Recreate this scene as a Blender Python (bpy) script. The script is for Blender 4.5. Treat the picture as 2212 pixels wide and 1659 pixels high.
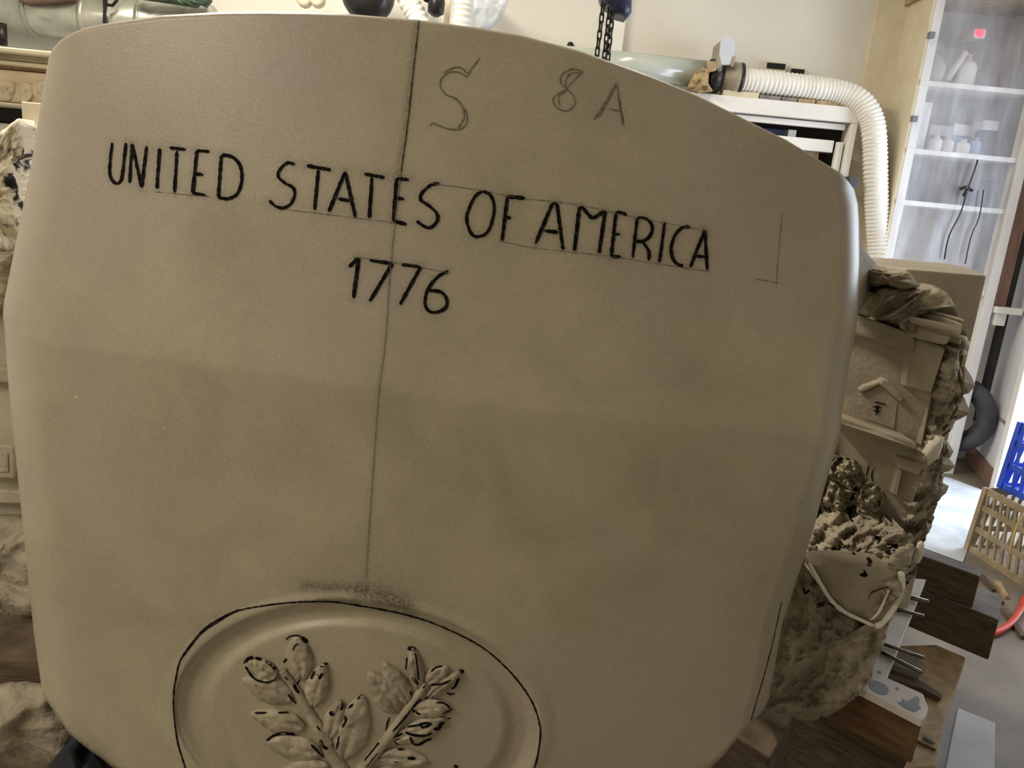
import bpy, bmesh, math, random
import numpy as np
from mathutils import Vector, Matrix, noise, kdtree

random.seed(7)
for o in list(bpy.data.objects):
    bpy.data.objects.remove(o, do_unlink=True)
SC = bpy.context.scene
COL = SC.collection

# ------------------------------------------------------------------ camera
W, H, F = 2212.0, 1659.0, 1660.0
PITCH, ROLL = math.radians(13.5), math.radians(5.4)
CAM = Vector((0, 0, 1.25))
FW = Vector((0, math.cos(PITCH), -math.sin(PITCH)))
_r0 = Vector((1, 0, 0)); _u0 = Vector((0, math.sin(PITCH), math.cos(PITCH)))
RT = math.cos(ROLL) * _r0 + math.sin(ROLL) * _u0
UP = -math.sin(ROLL) * _r0 + math.cos(ROLL) * _u0
cd = bpy.data.cameras.new('camera'); cam = bpy.data.objects.new('camera', cd); COL.objects.link(cam)
cd.sensor_width = 36.0; cd.lens = F / W * 36.0; cd.clip_start = 0.02
M = Matrix.Identity(4)
for i in range(3):
    M[i][0] = RT[i]; M[i][1] = UP[i]; M[i][2] = -FW[i]; M[i][3] = CAM[i]
cam.matrix_world = M
SC.camera = cam

# ------------------------------------------------------------------ light
SC.view_settings.view_transform = 'Standard'
SC.view_settings.look = 'None'
SC.view_settings.gamma = 1.0
SC.view_settings.use_curve_mapping = False
SC.view_settings.exposure = 0.26
wd = bpy.data.worlds.new('world'); SC.world = wd; wd.use_nodes = True
bg = wd.node_tree.nodes['Background']
bg.inputs[0].default_value = (0.76, 0.86, 1.0, 1); bg.inputs[1].default_value = 2.0

CEIL = 3.0
def ceiling_lamp(x, y, power, size_y, label, color=(1.0, 0.92, 0.78)):
    root = empty('ceiling_lamp', (x, y, CEIL), label, 'lamp', 'tube lamps under the ceiling')
    box('housing', x - .09, y - size_y / 2, CEIL - .07, x + .09, y + size_y / 2, CEIL - .001, M_white_metal, root)
    for s in (-1, 1):
        tube('tube', [(x + s * .04, y - size_y / 2 + .04, CEIL - .09), (x + s * .04, y + size_y / 2 - .04, CEIL - .09)], .014, M_tube, root, seg=8)
    ld = bpy.data.lights.new('lamp_light', 'AREA'); ld.shape = 'RECTANGLE'; ld.size = .16; ld.size_y = size_y - .1
    ld.energy = power; ld.color = color
    lo = bpy.data.objects.new('lamp_light', ld); COL.objects.link(lo); lo.parent = root
    lo.location = (0, 0, -.12)
    return root

# doorway daylight: an area lamp added outside the opening stands in for the sky
pl = bpy.data.lights.new('doorway_daylight', 'AREA'); pl.shape = 'RECTANGLE'; pl.size = 1.1; pl.size_y = 2.1
pl.energy = 42; pl.color = (0.83, 0.90, 1.0)
po = bpy.data.objects.new('doorway_daylight', pl); COL.objects.link(po)
po.location = (2.95, 3.26, 1.1); po.rotation_euler = (math.radians(90), 0, math.radians(90))

# ------------------------------------------------------------------ helpers
def ray(px, py):
    px = float(px); py = float(py)
    return FW + (px - W / 2) / F * RT - (py - H / 2) / F * UP
def P(px, py, Y):
    v = ray(px, py); return CAM + v * (float(Y) / v.y)
def Pz(px, py, z):
    v = ray(px, py); return CAM + v * ((z - CAM.z) / v.z)

def lin(c):
    c = c / 255.0
    return c / 12.92 if c <= .04045 else ((c + .055) / 1.055) ** 2.4
def rgb(r, g, b): return (lin(r), lin(g), lin(b), 1)

def mat(name, c1, c2=None, rough=.7, scale=8, detail=6, bump=0.0, bscale=None, spec=.5, metal=0.0, lo=.35, hi=.65, trans=0.0, stretch=None, emit=None, estr=0, alpha=None):
    m = bpy.data.materials.new(name); m.use_nodes = True
    nt = m.node_tree; b = nt.nodes['Principled BSDF']
    b.inputs['Roughness'].default_value = rough; b.inputs['Metallic'].default_value = metal
    b.inputs['Specular IOR Level'].default_value = spec
    if trans: b.inputs['Transmission Weight'].default_value = trans
    if emit: b.inputs['Emission Color'].default_value = emit; b.inputs['Emission Strength'].default_value = estr
    tc = nt.nodes.new('ShaderNodeTexCoord'); mp = nt.nodes.new('ShaderNodeMapping')
    nt.links.new(tc.outputs['Object'], mp.inputs[0])
    if stretch: mp.inputs['Scale'].default_value = stretch
    n = nt.nodes.new('ShaderNodeTexNoise'); n.inputs['Scale'].default_value = scale; n.inputs['Detail'].default_value = detail
    nt.links.new(mp.outputs[0], n.inputs['Vector'])
    r = nt.nodes.new('ShaderNodeValToRGB'); r.color_ramp.elements[0].position = lo; r.color_ramp.elements[1].position = hi
    r.color_ramp.elements[0].color = c1; r.color_ramp.elements[1].color = c2 or c1
    nt.links.new(n.outputs['Fac'], r.inputs[0]); nt.links.new(r.outputs[0], b.inputs['Base Color'])
    if bump:
        n2 = nt.nodes.new('ShaderNodeTexNoise'); n2.inputs['Scale'].default_value = bscale or scale * 4; n2.inputs['Detail'].default_value = 5
        nt.links.new(mp.outputs[0], n2.inputs['Vector'])
        bp = nt.nodes.new('ShaderNodeBump'); bp.inputs['Strength'].default_value = bump; bp.inputs['Distance'].default_value = .01
        nt.links.new(n2.outputs['Fac'], bp.inputs['Height']); nt.links.new(bp.outputs[0], b.inputs['Normal'])
    if alpha is not None: b.inputs['Alpha'].default_value = alpha
    return m

def woff(o):
    v = Vector((0, 0, 0))
    while o is not None:
        v = v + o.location; o = o.parent
    return v
def setp(o, label=None, cat=None, group=None, kind=None):
    if label: o['label'] = label
    if cat: o['category'] = cat
    if group: o['group'] = group
    if kind: o['kind'] = kind
    return o
def empty(name, loc, label=None, cat=None, group=None):
    o = bpy.data.objects.new(name, None); COL.objects.link(o); o.location = loc; o.empty_display_size = .05
    return setp(o, label, cat, group)
def mk(name, verts, faces, m, parent=None, smooth=False, bevel=0, label=None, cat=None, group=None, kind=None):
    vs = [Vector(v) for v in verts]
    if parent is None:
        xs = [v.x for v in vs]; ys = [v.y for v in vs]; zs = [v.z for v in vs]
        L = Vector(((min(xs) + max(xs)) / 2, (min(ys) + max(ys)) / 2, min(zs)))
    else:
        L = woff(parent)
    me = bpy.data.meshes.new(name); me.from_pydata([tuple(v - L) for v in vs], [], faces); me.update()
    bm = bmesh.new(); bm.from_mesh(me); bmesh.ops.recalc_face_normals(bm, faces=bm.faces); bm.to_mesh(me); bm.free()
    if smooth:
        me.polygons.foreach_set('use_smooth', [True] * len(me.polygons))
    me.materials.append(m)
    o = bpy.data.objects.new(name, me); COL.objects.link(o)
    if parent is None: o.location = L
    else: o.parent = parent
    if bevel:
        bv = o.modifiers.new('bevel', 'BEVEL'); bv.width = bevel; bv.segments = 2; bv.limit_method = 'ANGLE'
    return setp(o, label, cat, group, kind)
BF = [(0, 1, 2, 3), (7, 6, 5, 4), (0, 4, 5, 1), (1, 5, 6, 2), (2, 6, 7, 3), (3, 7, 4, 0)]
def box(name, x0, y0, z0, x1, y1, z1, m, parent=None, bevel=0, **k):
    v = [(x0, y0, z0), (x1, y0, z0), (x1, y1, z0), (x0, y1, z0), (x0, y0, z1), (x1, y0, z1), (x1, y1, z1), (x0, y1, z1)]
    return mk(name, v, BF, m, parent, bevel=bevel, **k)
def obox(name, o, e1, e2, l1, l2, z0, z1, m, parent=None, bevel=0, **k):
    o = Vector((o[0], o[1], 0)); e1 = Vector((e1[0], e1[1], 0)); e2 = Vector((e2[0], e2[1], 0))
    b = [o, o + e1 * l1, o + e1 * l1 + e2 * l2, o + e2 * l2]
    v = [(p.x, p.y, z0) for p in b] + [(p.x, p.y, z1) for p in b]
    return mk(name, v, BF, m, parent, bevel=bevel, **k)
def pbox(name, ax, ay, bx, by, Y, depth, m, parent=None, bevel=0, **k):
    a = P(ax, ay, Y); b = P(bx, by, Y)
    return box(name, min(a.x, b.x), Y, min(a.z, b.z), max(a.x, b.x), Y + depth, max(a.z, b.z), m, parent, bevel, **k)
def tube(name, pts, r, m, parent=None, seg=12, closed=False, smooth=True, **k):
    pts = [Vector(p) for p in pts]; n = len(pts); V = []; Fc = []
    rf = r if callable(r) else (lambda i: r)
    up = None
    for i, p in enumerate(pts):
        a = pts[(i - 1) % n] if (closed or i > 0) else p
        b = pts[(i + 1) % n] if (closed or i < n - 1) else p
        t = (b - a).normalized()
        if up is None:
            up = Vector((0, 0, 1)) if abs(t.z) < .8 else Vector((0, 1, 0))
        s = t.cross(up).normalized(); up = s.cross(t).normalized()
        for j in range(seg):
            th = 2 * math.pi * j / seg
            V.append(p + (s * math.cos(th) + up * math.sin(th)) * rf(i))
    for i in range(n if closed else n - 1):
        i2 = (i + 1) % n
        for j in range(seg):
            j2 = (j + 1) % seg
            Fc.append((i * seg + j, i * seg + j2, i2 * seg + j2, i2 * seg + j))
    if not closed:
        Fc.append(tuple(range(seg))); Fc.append(tuple((n - 1) * seg + j for j in range(seg)))
    return mk(name, V, Fc, m, parent, smooth, **k)
def spline(pts, step):
    pts = [Vector(p) if len(p) == 3 else Vector((p[0], p[1], 0)) for p in pts]
    out = []
    for i in range(len(pts) - 1):
        p0 = pts[max(i - 1, 0)]; p1 = pts[i]; p2 = pts[i + 1]; p3 = pts[min(i + 2, len(pts) - 1)]
        n = max(1, int((p2 - p1).length / step))
        for j in range(n):
            t = j / n
            out.append(.5 * ((2 * p1) + (p2 - p0) * t + (2 * p0 - 5 * p1 + 4 * p2 - p3) * t * t + (3 * p1 - p0 - 3 * p2 + p3) * t ** 3))
    out.append(pts[-1]); return out
def lathe(name, prof, c, m, parent=None, seg=24, axis='z', smooth=True, **k):
    V = []; Fc = []; c = Vector(c)
    for (r, h) in prof:
        for j in range(seg):
            a = 2 * math.pi * j / seg
            if axis == 'z': V.append(c + Vector((r * math.cos(a), r * math.sin(a), h)))
            elif axis == 'y': V.append(c + Vector((r * math.cos(a), h, r * math.sin(a))))
            else: V.append(c + Vector((h, r * math.cos(a), r * math.sin(a))))
    n = len(prof)
    for i in range(n - 1):
        for j in range(seg):
            j2 = (j + 1) % seg
            Fc.append((i * seg + j, i * seg + j2, (i + 1) * seg + j2, (i + 1) * seg + j))
    Fc.append(tuple(range(seg))); Fc.append(tuple((n - 1) * seg + j for j in range(seg)))
    return mk(name, V, Fc, m, parent, smooth, **k)
def fD(D): return D if callable(D) else (lambda x, y: D)
def slab(name, poly, D, thick, m, parent=None, bevel=.003, **k):
    D = fD(D); n = len(poly)
    fr = [P(x, y, D(x, y)) for x, y in poly]
    bk = [p + Vector((0, thick, 0)) for p in fr]
    Fc = [tuple(range(n)), tuple(range(2 * n - 1, n - 1, -1))]
    for i in range(n):
        j = (i + 1) % n; Fc.append((i, i + n, j + n, j))
    return mk(name, fr + bk, Fc, m, parent, bevel=bevel, **k)
def resample(poly, step, closed=True):
    out = []; n = len(poly)
    for i in range(n if closed else n - 1):
        a = poly[i]; b = poly[(i + 1) % n]; L = math.hypot(b[0] - a[0], b[1] - a[1]); c = max(1, int(L / step))
        for j in range(c): out.append((a[0] + (b[0] - a[0]) * j / c, a[1] + (b[1] - a[1]) * j / c))
    if not closed: out.append(poly[-1])
    return out
def dome(name, poly, D, bulge, m, parent=None, rings=8, step=8, namp=0, nsc=20, back=.04, jit=0, flat=.5, smooth=True, seed=0, **k):
    D = fD(D); o = resample(poly, step); n = len(o)
    jt = [(random.uniform(-jit, jit), random.uniform(-jit, jit)) for _ in o]
    cx = sum(p[0] for p in o) / n; cy = sum(p[1] for p in o) / n
    V = []; Fc = []
    sv = Vector((seed * 3.1, seed * 1.7, 0))
    def pt(x, y, rho):
        d = D(x, y) - bulge * (1 - rho ** (2 / max(flat, .1)) if flat != .5 else math.sqrt(max(0, 1 - rho * rho)))
        p = P(x, y, d)
        if namp: p = p + (p - CAM).normalized() * noise.fractal(p * nsc + sv, .8, 2.1, 4) * namp
        return p
    V.append(pt(cx, cy, 0))
    for r in range(1, rings + 1):
        q = r / rings
        for (x, y), (jx, jy) in zip(o, jt): V.append(pt(cx + (x - cx) * q + jx * q ** 6, cy + (y - cy) * q + jy * q ** 6, q))
    for j in range(n): Fc.append((0, 1 + j, 1 + (j + 1) % n))
    for r in range(rings - 1):
        for j in range(n):
            j2 = (j + 1) % n; a = 1 + r * n; b = a + n
            Fc.append((a + j, b + j, b + j2, a + j2))
    a = 1 + (rings - 1) * n; b = len(V)
    for j in range(n): V.append(V[a + j] + Vector((0, back, 0)))
    for j in range(n):
        j2 = (j + 1) % n; Fc.append((a + j, b + j, b + j2, a + j2))
    Fc.append(tuple(range(b, b + n)))
    return mk(name, V, Fc, m, parent, smooth, **k)
def strip(name, Lp, Rp, DL, DR, rows, cols, m, parent=None, namp=0, nsc=20, bulge=0, back=.05, smooth=True, edgejit=0, **k):
    def samp(pl, n):
        d = [0]
        for i in range(len(pl) - 1): d.append(d[-1] + math.hypot(pl[i + 1][0] - pl[i][0], pl[i + 1][1] - pl[i][1]))
        t = np.linspace(0, d[-1], n)
        return list(zip(np.interp(t, d, [p[0] for p in pl]), np.interp(t, d, [p[1] for p in pl])))
    A = samp(Lp, rows); B = samp(Rp, rows); V = []; Fc = []
    DL = fD(DL); DR = fD(DR)
    for i in range(rows):
        for j in range(cols):
            t = j / (cols - 1); x = A[i][0] + (B[i][0] - A[i][0]) * t; y = A[i][1] + (B[i][1] - A[i][1]) * t
            if j == cols - 1 and edgejit: x += random.uniform(-edgejit, edgejit)
            d = DL(*A[i]) * (1 - t) + DR(*B[i]) * t - bulge * 4 * t * (1 - t)
            p = P(x, y, d)
            if namp: p = p + (p - CAM).normalized() * noise.fractal(p * nsc, .8, 2.1, 4) * namp
            V.append(p)
    for i in range(rows - 1):
        for j in range(cols - 1):
            a = i * cols + j; Fc.append((a, a + 1, a + cols + 1, a + cols))
    bd = [j for j in range(cols)] + [i * cols + cols - 1 for i in range(1, rows)] + [(rows - 1) * cols + j for j in range(cols - 2, -1, -1)] + [i * cols for i in range(rows - 2, 0, -1)]
    n0 = len(V)
    for q in bd: V.append(V[q] + Vector((0, back, 0)))
    nb = len(bd)
    for i in range(nb):
        j = (i + 1) % nb; Fc.append((bd[i], n0 + i, n0 + j, bd[j]))
    Fc.append(tuple(range(n0, n0 + nb)))
    return mk(name, V, Fc, m, parent, smooth, **k)

# ------------------------------------------------------------------ materials
def stone_material():
    m = bpy.data.materials.new('limestone'); m.use_nodes = True; nt = m.node_tree; b = nt.nodes['Principled BSDF']
    N = nt.nodes.new; Lk = nt.links.new
    tc = N('ShaderNodeTexCoord')
    def nz(sc, det, rough=.55, vec=None, dist=0):
        n = N('ShaderNodeTexNoise'); n.inputs['Scale'].default_value = sc; n.inputs['Detail'].default_value = det
        n.inputs['Roughness'].default_value = rough; n.inputs['Distortion'].default_value = dist
        Lk(vec or tc.outputs['Object'], n.inputs['Vector']); return n
    def ramp(src, stops):
        r = N('ShaderNodeValToRGB'); e = r.color_ramp.elements
        e[0].position, e[0].color = stops[0]; e[1].position, e[1].color = stops[1]
        for p, c in stops[2:]:
            x = e.new(p); x.color = c
        Lk(src, r.inputs[0]); return r
    def mixc(kind, fac, a, bb):
        x = N('ShaderNodeMix'); x.data_type = 'RGBA'; x.blend_type = kind
        if isinstance(fac, float): x.inputs[0].default_value = fac
        else: Lk(fac, x.inputs[0])
        for s, v in ((6, a), (7, bb)):
            if isinstance(v, tuple): x.inputs[s].default_value = v
            else: Lk(v, x.inputs[s])
        return x.outputs[2]
    big = ramp(nz(6.5, 6, .6, dist=.5).outputs['Fac'], [(.3, rgb(164, 155, 132)), (.7, rgb(188, 178, 151))])
    cool = ramp(nz(3.1, 3).outputs['Fac'], [(.45, (0, 0, 0, 1)), (.7, (1, 1, 1, 1))])
    c = mixc('MIX', cool.outputs[0], big.outputs[0], rgb(176, 163, 148))
    grain = ramp(nz(420, 2, .7).outputs['Fac'], [(.3, (.86, .86, .86, 1)), (.7, (1.08, 1.08, 1.08, 1))])
    c = mixc('MULTIPLY', 1.0, c, grain.outputs[0])
    # pale chipped spots
    spot = ramp(nz(60, 2).outputs['Fac'], [(.77, (0, 0, 0, 1)), (.82, (1, 1, 1, 1))])
    c = mixc('MIX', spot.outputs[0], c, rgb(205, 195, 168))
    # fine diagonal sanding scratches
    mp = N('ShaderNodeMapping'); mp.inputs['Rotation'].default_value = (0, math.radians(-30), 0); mp.inputs['Scale'].default_value = (6, 1, 260)
    mp0 = N('ShaderNodeMapping'); mp0.inputs['Rotation'].default_value = (0, math.radians(32), 0)
    Lk(tc.outputs['Object'], mp0.inputs[0]); mp.inputs['Rotation'].default_value = (0, 0, 0); Lk(mp0.outputs[0], mp.inputs[0])
    sc = ramp(nz(1.0, 2, .5, vec=mp.outputs[0]).outputs['Fac'], [(.66, (0, 0, 0, 1)), (.74, (.36, .36, .36, 1))])
    msk = ramp(nz(2.3, 2).outputs['Fac'], [(.5, (0, 0, 0, 1)), (.62, (1, 1, 1, 1))])
    sm = mixc('MULTIPLY', 1.0, sc.outputs[0], msk.outputs[0])
    c = mixc('MIX', sm, c, rgb(210, 200, 172))
    at = N('ShaderNodeAttribute'); at.attribute_name = 'stain'
    rough = ramp(nz(240, 3, .75).outputs['Fac'], [(.32, (.3, .3, .3, 1)), (.66, (1, 1, 1, 1))])
    st = mixc('MULTIPLY', 1.0, at.outputs['Color'], rough.outputs[0])
    c = mixc('MIX', st, c, rgb(42, 36, 32))
    Lk(c, b.inputs['Base Color'])
    b.inputs['Roughness'].default_value = .38; b.inputs['Specular IOR Level'].default_value = .42
    bp = N('ShaderNodeBump'); bp.inputs['Strength'].default_value = .10; bp.inputs['Distance'].default_value = .004
    Lk(nz(300, 3, .7).outputs['Fac'], bp.inputs['Height']); Lk(bp.outputs[0], b.inputs['Normal'])
    return m
M_stone = stone_material()
M_stone_rough = mat('rough_limestone', rgb(146, 136, 116), rgb(178, 167, 146), .9, 16, 8, bump=.5, bscale=90)
M_stone_carved = mat('carved_limestone', rgb(152, 142, 122), rgb(174, 163, 142), .75, 10, 6, bump=.15, bscale=120)
M_leaf = mat('leaf_limestone', rgb(152, 141, 120), rgb(186, 174, 150), .7, 34, 6, bump=.25, bscale=120)
M_stone_pale = mat('fresh_limestone', rgb(222, 215, 198), rgb(240, 234, 220), .85, 30, 6, bump=.3, bscale=120)
M_rock_streaked = mat('streaked_rock', rgb(28, 26, 24), rgb(225, 214, 190), .8, 26, 5, bump=.5, bscale=60, lo=.38, hi=.44)
M_char = mat('charcoal', rgb(16, 15, 16), rgb(58, 52, 46), .95, 260, 4, spec=.1, lo=.48, hi=.78)
M_char_soft = mat('worn_charcoal', rgb(50, 44, 38), rgb(120, 108, 88), .95, 220, 4, spec=.1, lo=.4, hi=.72)
M_pencil = mat('pencil', rgb(104, 94, 80), rgb(150, 139, 118), .9, 260, 4, spec=.1, lo=.4, hi=.7)
M_wall = mat('painted_wall', rgb(218, 215, 206), rgb(226, 223, 214), .8, 2.5, 4, bump=.03, bscale=60)
M_wall_side = mat('side_wall_paint', rgb(226, 228, 234), rgb(236, 237, 242), .7, 2, 4)
M_ceiling = mat('ceiling_paint', rgb(205, 200, 188), rgb(214, 208, 196), .9, 2, 3)
M_floor = mat('concrete', rgb(82, 77, 71), rgb(138, 128, 113), .6, 3.2, 8, bump=.08, bscale=50, lo=.3, hi=.7)
M_white = mat('white_paint', rgb(232, 229, 224), rgb(240, 238, 233), .5, 6, 3)
M_white_metal = mat('white_metal', rgb(225, 225, 220), None, .4)
M_tube = mat('lamp_tube', rgb(255, 250, 240), None, .5, emit=(1, .86, .66, 1), estr=6)
M_cream = mat('cream_paint', rgb(216, 205, 178), rgb(226, 216, 192), .6, 10, 3)
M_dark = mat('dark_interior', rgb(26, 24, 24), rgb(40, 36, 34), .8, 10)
M_black = mat('black_plastic', rgb(20, 20, 22), rgb(30, 29, 30), .35, 12)
M_iron = mat('dark_iron', rgb(40, 38, 37), rgb(74, 70, 66), .45, 60, metal=.8)
M_steel = mat('steel_rod', rgb(62, 58, 56), rgb(120, 114, 108), .35, 60, metal=1.0)
M_navy = mat('navy_enamel', rgb(28, 33, 62), rgb(44, 50, 86), .4, 14)
M_hose = mat('white_hose', rgb(236, 234, 226), rgb(244, 242, 236), .45, 20)
M_duct = mat('galvanised_duct', rgb(172, 174, 162), rgb(206, 206, 194), .3, 7, 5, metal=.55)
M_pvc = mat('clear_pipe', rgb(186, 196, 186), rgb(204, 210, 200), .15, 6, spec=.7, trans=.15)
M_collar = mat('grey_plastic', rgb(146, 138, 122), rgb(168, 158, 140), .5, 20)
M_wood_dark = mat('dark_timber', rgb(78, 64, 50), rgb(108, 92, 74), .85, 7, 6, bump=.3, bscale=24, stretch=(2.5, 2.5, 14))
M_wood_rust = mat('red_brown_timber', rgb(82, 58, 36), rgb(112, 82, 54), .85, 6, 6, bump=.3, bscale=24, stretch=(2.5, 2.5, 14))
M_wood_top = mat('grey_timber', rgb(118, 114, 112), rgb(152, 147, 143), .9, 14, 6, bump=.2)  # greyer timber colour, also set on the beam tops
M_wood_tan = mat('tan_plank', rgb(158, 136, 104), rgb(188, 166, 132), .85, 9, 6, bump=.2, bscale=40, stretch=(4, 4, 1))
M_wood_red = mat('red_brown_post', rgb(120, 92, 78), rgb(142, 112, 96), .7, 6, 5, stretch=(8, 8, 1))
M_board_white = mat('white_board', rgb(196, 190, 186), rgb(216, 211, 206), .7, 12, 4)
M_blot = mat('grey_paint_blot', rgb(98, 104, 108), rgb(122, 128, 130), .6, 30)
M_sheet = mat('paper_sheet', rgb(166, 166, 172), rgb(184, 184, 190), .7, 5)
M_daylit_floor = mat('daylit_floor', rgb(166, 172, 180), rgb(206, 212, 218), .9, 5)
M_blue = mat('blue_plastic', rgb(36, 72, 190), rgb(52, 92, 214), .4, 12)
M_tan_pl = mat('tan_plastic', rgb(142, 127, 100), rgb(166, 150, 122), .5, 20)
M_red = mat('orange_red_hose', rgb(206, 62, 36), rgb(222, 78, 48), .4, 14)
M_yellow = mat('straw_cord', rgb(204, 186, 128), None, .6)
M_tyre = mat('grey_rubber', rgb(60, 61, 66), rgb(80, 81, 88), .8, 9)
M_item = [mat('shelf_white', rgb(232, 230, 228), None, .5), mat('shelf_grey', rgb(120, 120, 126), None, .6), mat('shelf_pale', rgb(210, 208, 204), None, .6), mat('shelf_dark', rgb(62, 62, 68), None, .6), mat('shelf_blue', rgb(150, 166, 200), None, .6)]
M_bundle = mat('navy_black_cloth', rgb(14, 15, 20), rgb(30, 40, 66), .8, 9)
M_copper = mat('copper', rgb(190, 110, 76), None, .35, metal=1.0)
M_red_glow = mat('red_reflection_glow', rgb(255, 30, 40), None, .5, emit=(1, .01, .03, 1), estr=5)
M_bag = mat('clear_bag', rgb(196, 204, 214), rgb(226, 230, 234), .25, 9, bump=.6, bscale=14, alpha=.75)
M_green = mat('dark_green', rgb(34, 58, 42), rgb(60, 84, 62), .6, 30)
def plastic_sheet():
    m = bpy.data.materials.new('clear_plastic_sheet'); m.use_nodes = True; nt = m.node_tree
    b = nt.nodes['Principled BSDF']; out = nt.nodes['Material Output']
    b.inputs['Base Color'].default_value = rgb(206, 207, 214); b.inputs['Roughness'].default_value = .3
    t = nt.nodes.new('ShaderNodeBsdfTransparent'); mx = nt.nodes.new('ShaderNodeMixShader')
    tc = nt.nodes.new('ShaderNodeTexCoord'); mp = nt.nodes.new('ShaderNodeMapping'); mp.inputs['Scale'].default_value = (5, 1, 1.1)
    n = nt.nodes.new('ShaderNodeTexNoise'); n.inputs['Scale'].default_value = 1.6; n.inputs['Detail'].default_value = 5
    nt.links.new(tc.outputs['Object'], mp.inputs[0]); nt.links.new(mp.outputs[0], n.inputs['Vector'])
    r = nt.nodes.new('ShaderNodeMapRange'); r.inputs[1].default_value = .35; r.inputs[2].default_value = .68; r.inputs[3].default_value = .14; r.inputs[4].default_value = .44
    nt.links.new(n.outputs['Fac'], r.inputs[0]); nt.links.new(r.outputs[0], mx.inputs[0])
    nt.links.new(t.outputs[0], mx.inputs[1]); nt.links.new(b.outputs[0], mx.inputs[2]); nt.links.new(mx.outputs[0], out.inputs[0])
    bp = nt.nodes.new('ShaderNodeBump'); bp.inputs['Strength'].default_value = .5; bp.inputs['Distance'].default_value = .03
    nt.links.new(n.outputs['Fac'], bp.inputs['Height']); nt.links.new(bp.outputs[0], b.inputs['Normal'])
    return m
M_plastic = plastic_sheet()

# ------------------------------------------------------------------ room shell
XL, XR, YB, YF = -3.4, 2.56, 4.4, -2.6
def struct(name, x0, y0, z0, x1, y1, z1, m, label, parent=None):
    o = box(name, x0, y0, z0, x1, y1, z1, m, parent)
    if parent is None: setp(o, label, 'structure', kind='structure')
    return o
struct('floor', XL - .2, YF - .2, -.1, 6.0, YB + .2, 0, M_floor, 'stained grey concrete workshop floor')
struct('ceiling', XL - .2, YF - .2, CEIL, XR + .4, YB + .2, CEIL + .1, M_ceiling, 'pale workshop ceiling above the frame')
struct('wall_back', XL - .2, YB, 0, XR + .4, YB + .15, CEIL, M_wall, 'cream painted back wall behind the stone')
struct('wall_left', XL - .15, YF, 0, XL, YB, CEIL, M_wall, 'cream wall on the left')
struct('wall_front', XL - .2, YF - .15, 0, XR + .2, YF, CEIL, M_wall, 'wall behind the viewer')
DY0, DY1 = 2.66, 3.82
WA = Vector((2.745, 4.42)); WBv = Vector((2.558, 3.83)); we1 = (WBv - WA); wl = we1.length; we1.normalize(); we2 = Vector((-we1.y, we1.x))
wr = obox('wall_right', WA, we1, we2, wl, .12, 0, CEIL, M_wall_side); setp(wr, 'white wall panel beside the bright doorway', 'structure', kind='structure')
ws = struct('wall_right', XR, YF, 0, XR + .12, DY0, CEIL, M_wall_side, 'white side wall on the near side of the doorway')
struct('lintel', XR, DY0, 2.2, XR + .12, DY1 + .02, CEIL, M_wall_side, '', ws)
dr = box('door_1', XR - .03, DY1 - .03, 0, XR + .13, DY1 + .008, 2.25, M_white); setp(dr, 'bright white door jamb lit by daylight', 'structure', kind='structure')
wi = -we2
obox('rail_groove', WA + we1 * .25 + wi * .006, we1, we2, wl - .32, .006, .345, .36, M_wood_top, wr)
bb = obox('baseboard_right', WA + wi * .016, we1, we2, wl - .02, .015, 0, .10, M_wood_red); setp(bb, 'brown baseboard under the white wall panel', 'structure', kind='structure')
# narrow white post and pilaster on the back wall
a = P(1322, 80, 4.36); b_ = P(1347, 80, 4.36)
tr = box('trim_1', a.x, 4.36, 0, b_.x, YB, CEIL, M_white); setp(tr, 'narrow white post on the wall behind the chain', 'structure', kind='structure')
tr = box('trim_2', 1.70, 4.36, 0, 1.86, YB, CEIL, M_cream); setp(tr, 'cream pilaster beside the shelf with the plastic sheet', 'structure', kind='structure')

ceiling_lamp(-1.2, 2.6, 72, 1.6, 'tube lamp under the ceiling above the back duct')
ceiling_lamp(.7, 3.0, 5, 1.6, 'tube lamp under the ceiling above the wall cabinet')
ceiling_lamp(-2.1, -.6, 44, 1.6, 'tube lamp under the ceiling left of the viewer')

# ------------------------------------------------------------------ carved stone
LEFT = [(105, 127), (91, 203), (78, 290), (67, 359), (42, 485), (8, 654), (6, 680), (9, 705), (18, 832), (43, 1076), (73, 1368), (91, 1495)]
RIGHT = [(1845, 408), (1853, 440), (1855, 480), (1856, 560), (1851, 700), (1836, 779), (1822, 870), (1812, 950), (1779, 1060), (1753, 1160), (1720, 1255), (1691, 1344), (1675, 1430), (1661, 1509), (1647, 1538)]
TOP = [(105, 127), (112, 108), (127, 90), (154, 72), (181, 61), (226, 51), (289, 42), (350, 33), (479, 26), (565, 25), (650, 26), (750, 30), (905, 43), (1020, 58), (1130, 77), (1260, 112), (1400, 162), (1500, 203), (1600, 253), (1700, 303), (1815, 373), (1832, 390), (1845, 408)]
CREASE = [(9, 705), (60, 728), (130, 747), (250, 763), (480, 792), (700, 824), (1000, 866), (1200, 892), (1500, 918), (1700, 932), (1812, 945)]
BOTTOM = [(91, 1495), (109, 1526), (152, 1587), (201, 1629), (241, 1659), (400, 1735), (700, 1790), (1100, 1800), (1400, 1745), (1537, 1657), (1562, 1633), (1621, 1560), (1647, 1538)]
def ip(c, ax=0):
    xs = np.array([p[ax] for p in c], float); ys = np.array([p[1 - ax] for p in c], float)
    return lambda v: np.interp(v, xs, ys)
topY, creY, botY = ip(TOP), ip(CREASE), ip(BOTTOM)
lefX, rigX = ip(LEFT, 1), ip(RIGHT, 1)
OC, OA, OB = (772, 1550), 397.0, 250.0
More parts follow.
